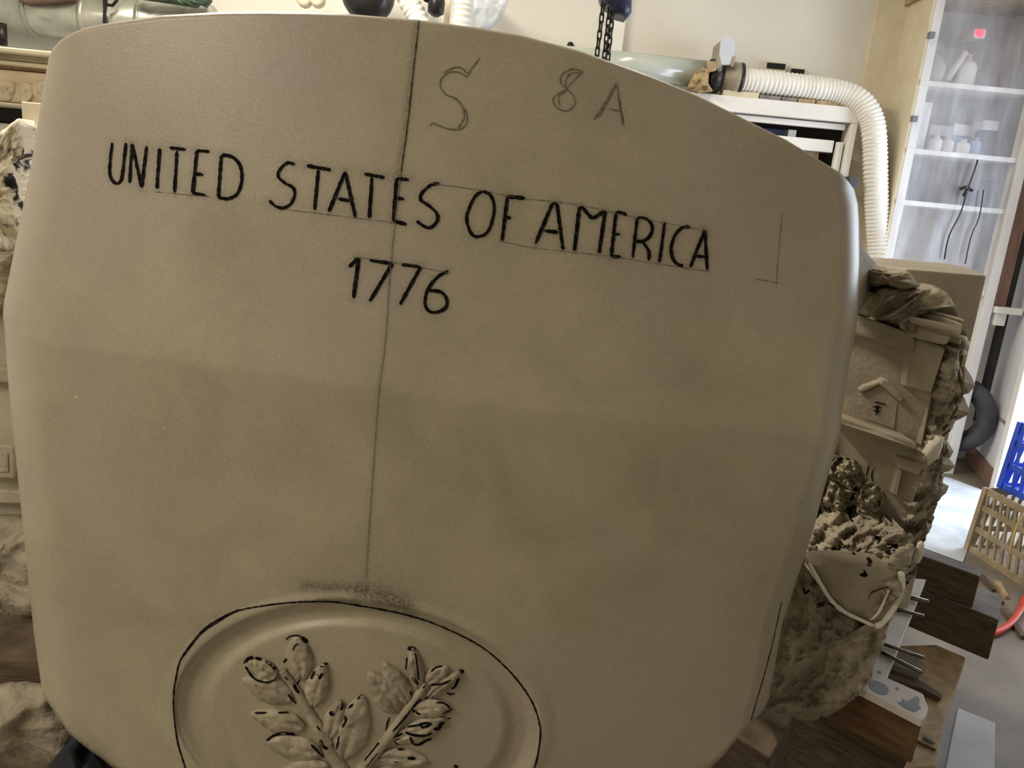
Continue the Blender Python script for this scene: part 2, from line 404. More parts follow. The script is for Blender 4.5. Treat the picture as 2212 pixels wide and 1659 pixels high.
def rho(px, py):
    c, s = math.cos(ROLL), math.sin(ROLL); dx = px - OC[0]; dy = py - OC[1]
    return np.hypot((dx * c + dy * s) / OA, (-dx * s + dy * c) / OB)
def sstep(x): x = np.clip(x, 0, 1); return x * x * (3 - 2 * x)
def rnd(e, w, k):
    q = 1 - np.clip(e, 0, w) / w
    return k * (1 - np.sqrt(np.clip(1 - q * q, 0, 1)))
def DF(px, py):
    px = np.asarray(px, float); py = np.asarray(py, float)
    du = (px - (903 - .0926 * (py - 40))) / 900.0
    d = .93 + .075 * du * du
    h = creY(px) - py
    hs = np.sqrt(h * h + 36.0)
    d = d + .5 * (hs + h) * .0001 + .5 * (hs - h) * .000012
    d = d + rnd(rigX(np.clip(py, 408, 1538)) - px, 46, .06) + rnd(px - lefX(np.clip(py, 127, 1495)), 70, .045)
    d = d + rnd(py - topY(px), 9, .008) + rnd(botY(px) - py, 14, .012)
    r = rho(px, py)
    d = d + .010 * sstep((1.005 - r) / .10) - .008 * sstep((.87 - r) / .09) - .003 * sstep((1.10 - r) / .08) * sstep((r - .985) / .02)
    return d
def fdepth(x, y): return float(DF(x, y))

stone = empty('carved_stone', (0.0, 1.15, .46), 'huge beige limestone block lettered in charcoal with carved reliefs on its sides', 'sculpture')

# --- strokes traced on the face, laid on the curved surface
SA = lambda pts: [(200 + x * .36166, 280 + y * .36166) for x, y in pts]
SB = lambda pts: [(960 + x * .28933, 380 + y * .28933) for x, y in pts]
SP = lambda pts: [(700 + x * .36166, y * .36166) for x, y in pts]
SL = lambda pts: [(500 + x * .24864, 1350 + y * .24864) for x, y in pts]
SO = lambda pts: [(350 + x * .40687, 1200 + y * .40687) for x, y in pts]
def ribbon_geo(pl, w, D, V, Fc, off=.0009, jit=.22, taper=True, curve=True):
    pts = spline(pl, 5) if curve else [Vector((x, y, 0)) for x, y in resample(pl, 5, False)]
    n = len(pts); base = len(V)
    for i, p in enumerate(pts):
        a = pts[max(i - 1, 0)]; b = pts[min(i + 1, n - 1)]; t = (b - a)
        if t.length < 1e-6: t = Vector((1, 0, 0))
        t.normalize(); s = Vector((-t.y, t.x, 0))
        ww = w * .5 * (1 + random.uniform(-jit, jit))
        if taper and (i == 0 or i == n - 1): ww *= .55
        for sg in (-1, 1):
            q = p + s * ww * sg + s * random.uniform(-.4, .4)
            V.append(P(q.x, q.y, D(q.x, q.y) - off))
        if i: Fc.append((base + 2 * i - 2, base + 2 * i - 1, base + 2 * i + 1, base + 2 * i))
STAINS = []   # (points, sigma px, strength)
def mark(name, lines, w, m, D=fdepth, label=None, halo=None, curve=True, off=.0009, parent=None):
    V = []; Fc = []
    for l in lines:
        ribbon_geo(l, w, D, V, Fc, curve=curve and len(l) > 2, off=off)
        if halo: STAINS.append((resample(l, 4, False), halo[0], halo[1]))
    return mk(name, V, Fc, m, parent or stone, label=label)

E_ = lambda a, b, c, d, e, f: [[a, b], [a, c], [d, e], [b, f]]
LET = [
 ('U', SA, [[(116, 78), (100, 240), (115, 300), (145, 322), (170, 300), (185, 200), (198, 78)]], 6.5),
 ('N', SA, [[(220, 318), (235, 85)], [(235, 85), (292, 345)], [(292, 345), (322, 98)]], 6.5),
 ('I', SA, [[(400, 112), (383, 352)]], 7.5),
 ('T', SA, [[(460, 108), (555, 118)], [(503, 125), (488, 375)]], 7),
 ('E', SA, E_((622, 125), (597, 380), (695, 130), (608, 262), (658, 270), (675, 392)), 7.5),
 ('D', SA, [[(768, 155), (750, 405)], [(768, 153), (830, 160), (880, 215), (890, 300), (865, 380), (810, 412), (750, 405)]], 7),
 ('S', SA, [[(1205, 208), (1165, 197), (1120, 235), (1108, 280), (1150, 320), (1195, 345), (1207, 385), (1185, 440), (1140, 468), (1090, 455), (1055, 422)]], 6.5),
 ('T', SA, [[(1278, 215), (1422, 240)], [(1348, 240), (1325, 480)]], 7.5),
 ('A', SA, [[(1410, 490), (1508, 252)], [(1508, 252), (1570, 525)], [(1465, 412), (1535, 425)]], 8),
 ('T', SA, [[(1622, 265), (1742, 285)], [(1668, 285), (1652, 528)]], 7.5),
 ('E', SA, E_((1815, 292), (1795, 545), (1888, 298), (1805, 405), (1858, 415), (1875, 565)), 8),
 ('S', SA, [[(2070, 322), (2020, 330), (1965, 380), (1960, 420), (2010, 455), (2055, 500), (2060, 540), (2025, 582), (1985, 580), (1935, 545)]], 7),
 ('O', SB, [[(285, 115), (230, 150), (185, 240), (165, 310), (180, 390), (215, 445), (260, 452), (310, 430), (345, 370), (370, 270), (365, 190), (335, 135), (285, 115)]], 7),
 ('F', SB, [[(470, 155), (430, 485)], [(470, 155), (600, 165)], [(450, 310), (495, 312)]], 8),
 ('A', SB, [[(680, 505), (805, 208)], [(800, 208), (840, 205)], [(840, 205), (885, 550)], [(745, 408), (850, 422)]], 7.5),
 ('M', SB, [[(970, 560), (1008, 228)], [(1020, 225), (1105, 320)], [(1105, 320), (1200, 260)], [(1200, 262), (1155, 575)]], 8),
 ('E', SB, [[(1280, 280), (1245, 600)], [(1280, 275), (1330, 275), (1360, 295)], [(1265, 435), (1310, 435)], [(1245, 600), (1320, 605)]], 7.5),
 ('R', SB, [[(1440, 315), (1405, 610)], [(1440, 312), (1510, 320), (1550, 370), (1545, 430), (1500, 480), (1430, 490)], [(1480, 492), (1525, 560), (1525, 630)]], 7),
 ('I', SB, [[(1645, 345), (1605, 645)]], 7),
 ('C', SB, [[(1835, 385), (1790, 380), (1730, 430), (1695, 520), (1700, 600), (1735, 655), (1785, 672)]], 7),
 ('A', SB, [[(1835, 680), (1945, 405)], [(1945, 405), (1962, 700)], [(1870, 598), (1960, 605)]], 7),
 ('1', SA, [[(1530, 820), (1590, 765)], [(1590, 765), (1558, 1005)]], 9),
 ('7', SA, [[(1655, 780), (1790, 800)], [(1790, 800), (1655, 1025)]], 8),
 ('7', SA, [[(1845, 805), (1960, 820)], [(1960, 820), (1835, 1045)]], 8),
 ('6', SA, [[(2125, 845), (2060, 880), (2000, 960), (1985, 1040), (2010, 1085), (2060, 1090), (2110, 1060), (2115, 1010), (2080, 970), (2010, 960)]], 7),
]
for ch, tf, ls, w in LET:
    kind = 'digit' if ch.isdigit() else 'letter'
    mark('charcoal_' + kind, [tf(l) for l in ls], w, M_char, label='black charcoal ' + kind + ' ' + ch, halo=(7.5, .30))
PEN = [
 ('S', [[(930, 345), (880, 410), (855, 455)], [(860, 445), (820, 405), (770, 405), (710, 435)], [(855, 462), (810, 432), (750, 430), (700, 470), (695, 520), (730, 565), (790, 590), (840, 650), (855, 715), (825, 765), (760, 772), (700, 755), (650, 735), (630, 750)], [(770, 575), (820, 630), (835, 700), (800, 765)]], 2.6),
 ('S', [[(1545, 425), (1480, 412), (1420, 445), (1412, 495), (1450, 530), (1490, 575), (1497, 620), (1450, 662), (1390, 640), (1365, 590), (1400, 560), (1450, 525), (1500, 470), (1545, 430)], [(1540, 432), (1470, 440), (1440, 490), (1445, 525)], [(1450, 540), (1400, 580), (1410, 630)]], 2.2),
 ('A', [[(1612, 715), (1680, 610), (1745, 495)], [(1640, 700), (1690, 610), (1740, 510)], [(1745, 495), (1765, 600), (1785, 745)], [(1752, 560), (1772, 660), (1790, 745)], [(1700, 650), (1770, 662)]], 2.6),
]
for ch, ls, w in PEN:
    mark('pencil_letter', [SP(l) for l in ls], w, M_pencil, label='faint pencil letter ' + ch, halo=(4, .10))
CL = [(905, 44), (893, 150), (880, 270), (866, 370), (845, 560), (832, 740), (818, 850), (800, 1100), (790, 1250)]
mark('centre_line', [CL[:4]], 2.6, M_char_soft, label='long faint charcoal centre line', halo=None)
mark('centre_line', [CL[3:]], 1.3, M_pencil, label='lower run of the charcoal centre line')
STAINS.append((resample([(x - 4, y) for x, y in CL[:4]], 4, False), 6, .5))
STAINS.append((resample(CL[3:7], 4, False), 5, .26))
STAINS.append((resample(CL[6:], 4, False), 5, .2))
for l in ([(930, 396), (1020, 408), (1110, 425)], SB([(600, 170), (1000, 215), (1400, 305), (1990, 412)]), SB([(430, 490), (700, 540), (1250, 602), (1600, 655), (1990, 715)]), [(1632, 602), (1690, 612)], [(1690, 460), (1680, 570), (1676, 625)], [(760, 555), (850, 566), (975, 590)], SA([(370, 370), (700, 400)]), SA([(1150, 475), (1800, 555)])):
    mark('guide_line', [l], 1.1, M_pencil, label='thin pencil guide line')
mark('guide_line', [[(1689, 1300), (1668, 1395), (1645, 1480), (1622, 1558)]], 2.2, M_char_soft, label='thin dark line down the lower right edge')
OV = SO([(120, 1120), (80, 980), (60, 780), (75, 640), (105, 540), (200, 420), (300, 350), (400, 295), (550, 265), (720, 248), (900, 247), (1050, 268), (1180, 290), (1350, 330), (1500, 385), (1680, 475), (1800, 570), (1900, 680), (1970, 790), (2005, 900), (2005, 990), (1980, 1120), (1930, 1230)])
mark('oval_outline', [[(440, 1780), (412, 1710)] + OV[:1] + OV[1:]], 3.4, M_char, label='black charcoal oval around the leaf medallion')
mark('oval_outline', [SO([(105, 540), (215, 400), (310, 335), (410, 288)])], 5, M_char, label='thick dark stretch of the charcoal oval')
STAINS += [(resample(SO(l), 4, False), s, k) for l, s, k in (
    ([(760, 160), (950, 170), (1060, 185)], 9, .62), ([(1060, 190), (1160, 215), (1280, 260)], 15, .75), ([(1150, 225), (1270, 250), (1330, 300)], 11, .55), ([(830, 240), (960, 235), (1040, 250)], 4.5, .8),
    ([(700, 170), (1000, 160), (1300, 200), (1500, 330)], 26, .14), ([(300, 330), (180, 420), (110, 530)], 12, .18))]
STAINS.append((resample([(620, 350), (900, 395), (960, 400)], 6, False), 14, .12))
STAINS.append((resample([(1150, 520), (1330, 560)], 6, False), 18, .12))
STAINS.append((resample(SA([(330, 130), (560, 380)]), 6, False), 22, .10))
STAINS.append((resample(SA([(1050, 440), (1800, 520)]), 6, False), 14, .10))
STAINS.append((resample([(235, 590), (260, 600)], 6, False), 16, .05))
STAINS.append((resample([(1650, 1250), (1590, 1560)], 6, False), 30, .08))

# --- front block: closed solid with a bowed face
def front_block():
    tv = np.concatenate([np.linspace(0, .06, 34)[:-1], np.linspace(.06, .94, 380)[:-1], np.linspace(.94, 1, 30)])
    rows = []
    NA, NB = 150, 230
    va = np.concatenate([np.linspace(0, .03, 8)[:-1], np.linspace(.03, 1, NA)])
    vb = np.linspace(0, 1, NB)[1:]
    x0 = 105 + (1845 - 105) * tv; xc = 9 + (1812 - 9) * tv; x1 = 91 + (1647 - 91) * tv
    T = topY(x0); Cc = creY(xc); B = botY(x1)
    for s in va:
        yl = 127 + (705 - 127) * s; yr = 408 + (945 - 408) * s
        a, b = lefX(yl), rigX(yr); rows.append((a + (b - a) * tv, T + (Cc - T) * s))
    for s in vb:
        yl = 705 + (1495 - 705) * s; yr = 945 + (1538 - 945) * s
        a, b = lefX(yl), rigX(yr); rows.append((a + (b - a) * tv, Cc + (B - Cc) * s))
    PX = np.array([r[0] for r in rows]); PY = np.array([r[1] for r in rows])
    D = DF(PX, PY)
    fw, rt, up, c = (np.array(v) for v in (FW, RT, UP, CAM))
    dirs = fw + ((PX - W / 2) / F)[..., None] * rt - ((PY - H / 2) / F)[..., None] * up
    pts = c + dirs * (D / dirs[..., 1])[..., None]
    nr, nc = PX.shape
    V = [tuple(p) for p in pts.reshape(-1, 3)]
    idx = np.arange(nr * nc).reshape(nr, nc)
    Fc = np.stack([idx[:-1, :-1], idx[:-1, 1:], idx[1:, 1:], idx[1:, :-1]], -1).reshape(-1, 4).tolist()
    bd = list(idx[0, :]) + list(idx[1:, -1]) + list(idx[-1, -2::-1]) + list(idx[-2:0:-1, 0])
    bd = [int(i) for i in bd]; nb = len(bd)
    cen = np.mean([V[i] for i in bd], 0)
    prev = bd
    for (dy, k) in ((.06, 1.0), (.16, .985), (.24, .95)):
        st = len(V)
        for i in bd:
            v = np.array(V[i]); q = cen + (v - cen) * k
            V.append((q[0], v[1] + dy, q[2]))
        cur = list(range(st, st + nb))
        for i in range(nb):
            j = (i + 1) % nb; Fc.append((prev[i], cur[i], cur[j], prev[j]))
        prev = cur
    ci = len(V); V.append((cen[0], cen[1] + .28, cen[2]))
    for i in range(nb): Fc.append((prev[i], prev[(i + 1) % nb], ci))
    o = mk('front_block', V, Fc, M_stone, stone, True, label='bowed beige stone face, slightly darker below a level crease')
    # stains
    st = np.zeros(len(V)); flat = np.stack([PX.ravel(), PY.ravel()], 1)
    for pts2, sg, k in STAINS:
        p2 = np.array(pts2); lo = p2.min(0) - 3 * sg; hi = p2.max(0) + 3 * sg
        sel = np.where((flat[:, 0] > lo[0]) & (flat[:, 0] < hi[0]) & (flat[:, 1] > lo[1]) & (flat[:, 1] < hi[1]))[0]
        if len(sel) == 0: continue
        q = flat[sel]; dm = np.full(len(sel), 1e9)
        for ch in range(0, len(p2), 64):
            dd = ((q[:, None, :] - p2[None, ch:ch + 64, :]) ** 2).sum(-1).min(1); dm = np.minimum(dm, dd)
        st[sel] = 1 - (1 - st[sel]) * (1 - k * np.exp(-dm / (2 * sg * sg)))
    at = o.data.attributes.new('stain', 'FLOAT', 'POINT'); at.data.foreach_set('value', st)
    return o

# --- leaf medallion
def leaf(base, tip, hw, bulge=.009, fold=.45, m=None, point=.75):
    (bx, by), (tx, ty) = SL([base, tip]); hw = hw * .24864 * 1.22
    ax = Vector((tx - bx, ty - by, 0)); L = ax.length; ax.normalize(); s = Vector((-ax.y, ax.x, 0))
    V = []; Fc = []; nu, nv = 21, 15
    sd = random.uniform(0, 50)
    for i in range(nu):
        u = i / (nu - 1); wd_ = hw * (math.sin(math.pi * min(1, u ** .85)) ** point) + .6
        wob = 1 + .10 * noise.noise(Vector((u * 5, sd, 0)))
        for j in range(nv):
            v = -1 + 2 * j / (nv - 1)
            x = bx + ax.x * L * u + s.x * wd_ * v * wob; y = by + ax.y * L * u + s.y * wd_ * v * wob
            h = bulge * (1 - abs(v) ** 2.2) * (math.sin(math.pi * (.08 + .84 * u)) ** .6) + .002
            h -= bulge * fold * math.exp(-(v / .16) ** 2) * (1 - u)
            h += .0030 * noise.noise(Vector((x * .09, y * .09, sd))) + .0018 * noise.noise(Vector((x * .3, y * .3, sd)))
            if j in (0, nv - 1) or i in (0, nu - 1): h = -.003
            V.append(P(x, y, fdepth(x, y) - h))
    for i in range(nu - 1):
        for j in range(nv - 1):
            a = i * nv + j; Fc.append((a, a + 1, a + nv + 1, a + nv))
    return mk('leaf', V, Fc, m or M_leaf, stone, True)
LV = [((405, 470), (105, 330), 95), ((610, 490), (560, 85), 105), ((545, 650), (85, 465), 105), ((700, 720), (800, 325), 92), ((650, 900), (160, 765), 95),
      ((800, 1130), (295, 1010), 100), ((840, 1000), (950, 640), 80), ((960, 1180), (1145, 595), 135), ((1450, 770), (1185, 400), 105), ((1545, 690), (1320, 320), 85),
      ((1625, 570), (1570, 185), 62), ((1690, 515), (1885, 355), 72), ((1690, 640), (2000, 395), 50), ((1560, 745), (1920, 715), 80), ((1410, 1010), (1890, 815), 85),
      ((1270, 1150), (1720, 1190), 95), ((870, 1250), (420, 1280), 90), ((1200, 1290), (1640, 1400), 90)]
for b, t, hw in LV: leaf(b, t, hw)
def stem(pts, r0, r1):
    p = spline(SL(pts), 8); n = len(p)
    tube('stem', [P(q.x, q.y, fdepth(q.x, q.y) - .003) for q in p], lambda i: r0 + (r1 - r0) * i / (n - 1), M_leaf, stone, seg=10)
stem([(440, 390), (560, 560), (700, 800), (840, 1060), (960, 1243), (1010, 1400)], .005, .010)
stem([(1690, 510), (1540, 720), (1400, 920), (1250, 1110), (1130, 1260), (1040, 1400)], .005, .010)
stem([(470, 430), (600, 640), (760, 860), (860, 1030)], .003, .005)
from mathutils.bvhtree import BVHTree
def surf_tree(root, only=None):
    V = []; Fc = []
    for o in COL.objects:
        if o.parent is root and o.type == 'MESH' and (only is None or o.name.split('.')[0] in only):
            b = len(V); w_ = woff(o); V += [tuple(v.co + w_) for v in o.data.vertices]
            Fc += [tuple(b + i for i in p.vertices) for p in o.data.polygons]
    return BVHTree.FromPolygons([Vector(v) for v in V], Fc)
def tree_depth(t, x, y, default):
    h = t.ray_cast(CAM, ray(x, y).normalized())
    return min(h[0].y, default + .2) if h[0] is not None else default
lf_tree = surf_tree(stone, ('leaf', 'stem'))
def ledep(x, y): return min(tree_depth(lf_tree, x, y, 9), fdepth(x, y))
LM = [([(110, 335), (150, 290), (190, 285)], 9), ([(205, 285), (265, 300)], 9), ([(300, 315), (350, 345), (385, 385)], 9), ([(120, 360), (190, 460), (300, 500), (390, 470)], 5),
      ([(470, 130), (520, 95), (600, 95)], 3), ([(610, 105), (660, 150)], 11), ([(530, 225), (550, 180), (580, 160)], 3), ([(455, 330), (475, 290)], 7), ([(465, 455), (490, 480)], 6), ([(540, 510), (560, 560), (590, 590)], 7), ([(600, 460), (570, 520)], 5),
      ([(690, 470), (720, 400)], 6), ([(770, 360), (835, 330)], 9), ([(760, 470), (790, 420)], 8), ([(740, 430), (770, 450)], 4), ([(490, 600), (520, 640), (560, 680)], 5), ([(200, 765), (300, 762)], 6), ([(405, 762), (495, 757)], 6),
      ([(305, 1005), (370, 960), (450, 942), (550, 952)], 7), ([(690, 1040), (740, 1090), (800, 1150)], 6), ([(770, 1000), (790, 1050), (835, 1080)], 8), ([(740, 880), (775, 920)], 5), ([(850, 775), (890, 765)], 14), ([(960, 680), (970, 720), (950, 740)], 6), ([(985, 790), (990, 840), (960, 890)], 6),
      ([(1090, 645), (1135, 605)], 6), ([(1015, 730), (1055, 685)], 6), ([(935, 965), (910, 1080)], 4), ([(1530, 205), (1600, 205)], 12), ([(1525, 280), (1515, 390)], 4), ([(1600, 250), (1615, 380), (1625, 480)], 5), ([(1570, 460), (1600, 490), (1625, 520)], 8), ([(1555, 575), (1560, 610)], 6),
      ([(1735, 410), (1770, 370), (1835, 355)], 5), ([(1975, 400), (2020, 405)], 11), ([(1975, 460), (1940, 540), (1910, 555)], 6), ([(1730, 520), (1840, 510), (1905, 480)], 5), ([(1660, 550), (1690, 520)], 6), ([(1680, 640), (1750, 620)], 5), ([(1870, 590), (1905, 605), (1940, 595)], 5),
      ([(1780, 675), (1850, 680), (1915, 745)], 5), ([(1840, 775), (1900, 745)], 6), ([(1570, 740), (1640, 780)], 6), ([(1400, 925), (1480, 840), (1560, 740), (1640, 640)], 5), ([(1340, 920), (1355, 850), (1375, 800)], 4), ([(1150, 1180), (1280, 1020)], 4), ([(1170, 1240), (1270, 1110)], 3),
      ([(1530, 885), (1620, 870), (1700, 850), (1740, 870)], 6), ([(1510, 930), (1570, 955), (1680, 965), (1740, 940)], 6), ([(1550, 970), (1570, 1020), (1620, 1045), (1680, 1010), (1740, 990)], 6), ([(1640, 880), (1680, 890), (1730, 860)], 7), ([(1760, 900), (1800, 905), (1820, 860), (1850, 845)], 9), ([(1420, 1010), (1480, 1020)], 18), ([(1410, 980), (1490, 940)], 5), ([(1440, 1080), (1500, 1080)], 6), ([(1530, 1160), (1600, 1160)], 8), ([(1410, 1190), (1445, 1190)], 5), ([(1880, 815), (1905, 810)], 5), ([(1930, 1225), (1970, 1235)], 10)]
for l, w in LM:
    mark('charcoal_touch', [SL(l)], w * .85, M_char, D=ledep, off=.0012)
front_block()

# --- right side relief
DW = lambda x, y: 1.37 - (x - 1850) * .0008
def DWo(o): return lambda x, y: DW(x, y) + o
Z1 = lambda pts: [(1780 + x * .217, 560 + y * .217) for x, y in pts]
Z2 = lambda pts: [(1740 + x * .24105, 850 + y * .24105) for x, y in pts]
Z3 = lambda pts: [(1600 + x * .27119, 1150 + y * .27119) for x, y in pts]
rl = empty('side_relief', tuple(Vector((.6, 1.3, .45)) - stone.location)); rl.parent = stone
rl['label'] = 'carved landscape with a house, trees and bowl on the right flank'
ZT = 1.19
plan = [Pz(1862, 575, ZT), Pz(1892, 569, ZT), Pz(1925, 576, ZT), Pz(1959, 581, ZT), Pz(2041, 588, ZT), Pz(2090, 592, ZT), Pz(2112, 594, ZT), Pz(2131, 595, ZT), Pz(2130, 584, ZT), Pz(2085, 576, ZT), Pz(2041, 569, ZT), Pz(1926, 558, ZT), Pz(1868, 557, ZT)]
c1_ = plan[7].x / plan[7].y
for q in plan[8:]: q.x = min(q.x, q.y * c1_ * .97)
n = len(plan); V = [(p.x, p.y, ZT) for p in plan] + [(p.x, p.y, .42) for p in plan]
mk('rear_block', V, [tuple(range(n)), tuple(range(2 * n - 1, n - 1, -1))] + [(i, (i + 1) % n, (i + 1) % n + n, i + n) for i in range(n)], M_stone_carved, stone, bevel=.004, label='smooth rear lobe with a flat sawn top')
strip('fillet', [(1846, 440), (1848, 520), (1846, 620), (1842, 700)], [(1857, 470), (1862, 535), (1895, 572), (1900, 600)], 1.17, lambda x, y: 1.22 + (x - 1857) * .004, 14, 6, M_stone_carved, stone, bulge=-.01, back=.1)
slab('relief_backing', [(1800, 600), (1880, 600), (2060, 660), (2090, 720), (2075, 830), (2030, 960), (2000, 1080), (1960, 1230), (1900, 1400), (1760, 1480), (1690, 1440), (1760, 1000)], DWo(.06), .25, M_stone_carved, rl)
slab('house_wall', [(1785, 700), (1975, 758), (2036, 768), (2012, 850), (1988, 962), (1785, 890)], DW, .16, M_stone_carved, rl)
slab('side_wall', [(2034, 757), (2069, 757), (2054, 805), (2040, 850), (2015, 915), (1990, 965), (2012, 850)], lambda x, y: DW(2012, 0) + .0035 * max(0, x - (2036 - (y - 757) * .23)), .12, M_stone_carved, rl)
slab('parapet', [(1795, 664), (1854, 681), (1973, 721), (1979, 742), (1972, 764), (1795, 708)], DWo(-.016), .14, M_stone_carved, rl, bevel=.005)
slab('chimney', [(1977, 731), (2044, 751), (2012, 850), (1954, 836)], DWo(-.012), .05, M_stone_carved, rl)
slab('chimney', [(1980, 701), (2061, 719), (2046, 750), (1976, 732)], DWo(-.036), .035, M_stone_carved, rl, bevel=.006)
slab('chimney_cap', [(1984, 688), (2070, 706), (2073, 713), (2067, 721), (1984, 703)], DWo(-.058), .038, M_stone_carved, rl, bevel=.004)
slab('chimney_cap', [(2022, 672), (2086, 690), (2085, 698), (2020, 680)], lambda x, y: DW(x, y) - .0, .04, M_stone_carved, rl)
slab('chimney', [(2036, 684), (2081, 698), (2074, 745), (2040, 735)], lambda x, y: DW(x, y) - .01, .08, M_stone_carved, rl)
slab('gable', [(1901, 829), (1941, 863), (1933, 928), (1868, 906), (1858, 851)], DWo(-.006), .05, M_stone_carved, rl, bevel=.002)
slab('gable_rim', Z1([(590, 1195), (640, 1200), (800, 1390), (765, 1425), (560, 1245)]), DWo(-.014), .05, M_stone_carved, rl)
slab('gable_rim', Z1([(560, 1245), (590, 1205), (400, 1270), (355, 1310), (380, 1330)]), DWo(-.012), .05, M_stone_carved, rl)
slab('ledge', [(1808, 894), (1898, 928), (1985, 957), (1982, 976), (1896, 950), (1808, 917)], DWo(-.028), .12, M_stone_carved, rl, bevel=.005)
slab('lower_wall', [(1780, 905), (1985, 966), (2003, 1000), (1975, 1080), (1940, 1165), (1850, 1170), (1760, 1080)], DWo(.008), .12, M_stone_carved, rl)
slab('door_lintel', [(1942, 990), (1999, 1004), (1985, 1030), (1941, 1013)], DWo(-.010), .06, M_stone_carved, rl)
slab('door_jamb', [(1941, 1013), (1950, 1015), (1938, 1072), (1929, 1068)], DWo(-.006), .06, M_stone_carved, rl)
dome('smooth_boss', [(2004, 950), (2022, 936), (2040, 944), (2036, 965), (2026, 990), (2004, 1006), (1984, 1000), (1990, 975)], DWo(.005), .03, M_stone_pale, rl, step=5, label='pale smooth boss at the wall corner')
# foliage and drapery above the parapet
dome('leafy_crag', Z1([(335, 55), (400, 95), (560, 120), (700, 135), (850, 125), (900, 190), (960, 270), (800, 330), (620, 260), (380, 290), (330, 180)]), DWo(-.01), .05, M_stone_rough, rl, step=4, namp=.03, nsc=34, jit=1.2, seed=1)
dome('drapery_fold', Z1([(270, 300), (330, 270), (370, 420), (560, 275), (800, 300), (960, 300), (860, 350), (690, 350), (600, 420), (500, 560), (400, 560), (330, 430)]), DWo(-.02), .035, M_stone_rough, rl, step=4, namp=.018, nsc=40, seed=2)
dome('drapery_fold', Z1([(350, 520), (450, 480), (620, 400), (760, 300), (960, 330), (760, 470), (560, 610), (420, 570)]), DWo(.045), .01, M_stone_rough, rl, step=4, namp=.01, nsc=40, seed=3)
dome('carved_mound', Z1([(480, 615), (640, 560), (760, 480), (930, 360), (1000, 290), (1110, 265), (1230, 340), (1310, 470), (1160, 480), (1060, 540), (950, 570), (910, 640), (880, 745), (700, 680)]), DWo(.03), .045, M_stone_rough, rl, step=4, namp=.02, nsc=42, jit=.8, seed=4)
dome('dark_hollow', Z1([(800, 640), (860, 590), (925, 610), (910, 720), (870, 740), (810, 700)]), DWo(-.045), -.02, M_stone_rough, rl, step=4, back=.02, namp=.004)
for c, r in (((2083, 733), 7), ((2072, 738), 6), ((2083, 762), 6), ((2088, 742), 7)):
    dome('stone_knob', [(c[0] + r * math.cos(a), c[1] + r * math.sin(a)) for a in np.linspace(0, 6.28, 12)[:-1]], 1.22, .012, M_stone_pale, rl, rings=4, step=3, namp=.004, nsc=90)
# trees, ground, bowl
for k_, (c, rx, ry) in enumerate((((1822, 1018), 40, 31), ((1876, 1082), 34, 44), ((1802, 1080), 34, 40), ((1838, 1046), 26, 22))):
    dome('carved_tree', [(c[0] + rx * math.cos(a), c[1] + ry * math.sin(a)) for a in np.linspace(0, 6.28, 26)[:-1]], DWo(.005), .032, M_stone_rough, rl, rings=14, step=3, namp=.032, nsc=60, jit=1.5, seed=5 + k_)
dome('carved_ground', [(1735, 1110), (1800, 1105), (1870, 1115), (1950, 1140), (1975, 1180), (1960, 1240), (1945, 1290), (1880, 1330), (1800, 1300), (1745, 1240)], lambda x, y: DW(x, y) - .02 - max(0, y - 1120) * .0008, .04, M_stone_rough, rl, rings=22, step=4, namp=.034, nsc=36, seed=10)
RIM = Z3([(545, 245), (570, 300), (640, 420), (720, 540), (820, 630), (960, 700), (1060, 745)])
RIM2 = Z3([(1060, 745), (1130, 720), (1230, 580), (1285, 430), (1275, 310)])
dome('bowl', RIM[:-1] + RIM2[:-1] + Z3([(1275, 310), (1100, 250), (900, 230), (700, 230)]), 1.175, .03, M_stone_carved, rl, rings=20, step=5, namp=.006, nsc=24, seed=11, label='smooth shallow carved bowl')
def rim(pts, D, r, nm='bowl_rim'):
    p = spline(pts, 6); nn = len(p)
    tube(nm, [P(q.x, q.y, D(q.x, q.y)) for q in p], lambda i: r * (.75 + .5 * abs(noise.noise(Vector((i * .3, r * 900, 0))))) * (1 if 0 < i < nn - 1 else .4), M_stone_pale, rl, seg=8, label='pale chipped rim of the carved bowl')
rim(RIM, fD(1.150), .0042); rim(RIM2, fD(1.155), .0060)
rim(Z3([(1030, 700), (1080, 660), (1130, 580), (1185, 440)]), fD(1.147), .0026)
rim([(1975, 1215), (1985, 1195), (1990, 1170)], DWo(-.02), .007, 'chipped_edge')
dome('rough_base', [(1640, 1420), (1690, 1290), (1745, 1230), (1775, 1275), (1820, 1325), (1887, 1356), (1925, 1325), (1936, 1312), (1916, 1362), (1908, 1400), (1895, 1420), (1886, 1450), (1884, 1470), (1862, 1490), (1848, 1508), (1815, 1532), (1790, 1548), (1760, 1556), (1728, 1555), (1700, 1542), (1640, 1542)], lambda x, y: 1.215 - (x - 1650) * .0001, .03, M_stone_rough, rl, rings=34, step=4, namp=.05, nsc=17, jit=.8, seed=12, back=.15, label='rough hewn unfinished base under the bowl')
EL = [(2069, 757), (2054, 805), (2040, 850), (2014, 920), (1998, 985), (1978, 1060), (1955, 1120), (1935, 1180), (1915, 1250), (1930, 1290)]
ER = [(2080, 757), (2079, 800), (2085, 835), (2074, 880), (2060, 920), (2040, 945), (2046, 975), (2040, 1010), (2036, 1040), (2040, 1062), (2022, 1090), (2016, 1120), (2010, 1142), (2000, 1160), (1992, 1190), (1985, 1225), (1968, 1255), (1950, 1295)]
strip('broken_edge', EL, ER, lambda x, y: DW(x, y) + .0, lambda x, y: DW(x, y) + .06, 120, 16, M_stone_rough, rl, namp=.045, nsc=38, bulge=.01, back=.12, edgejit=2.5, label='jagged broken edge of the relief')
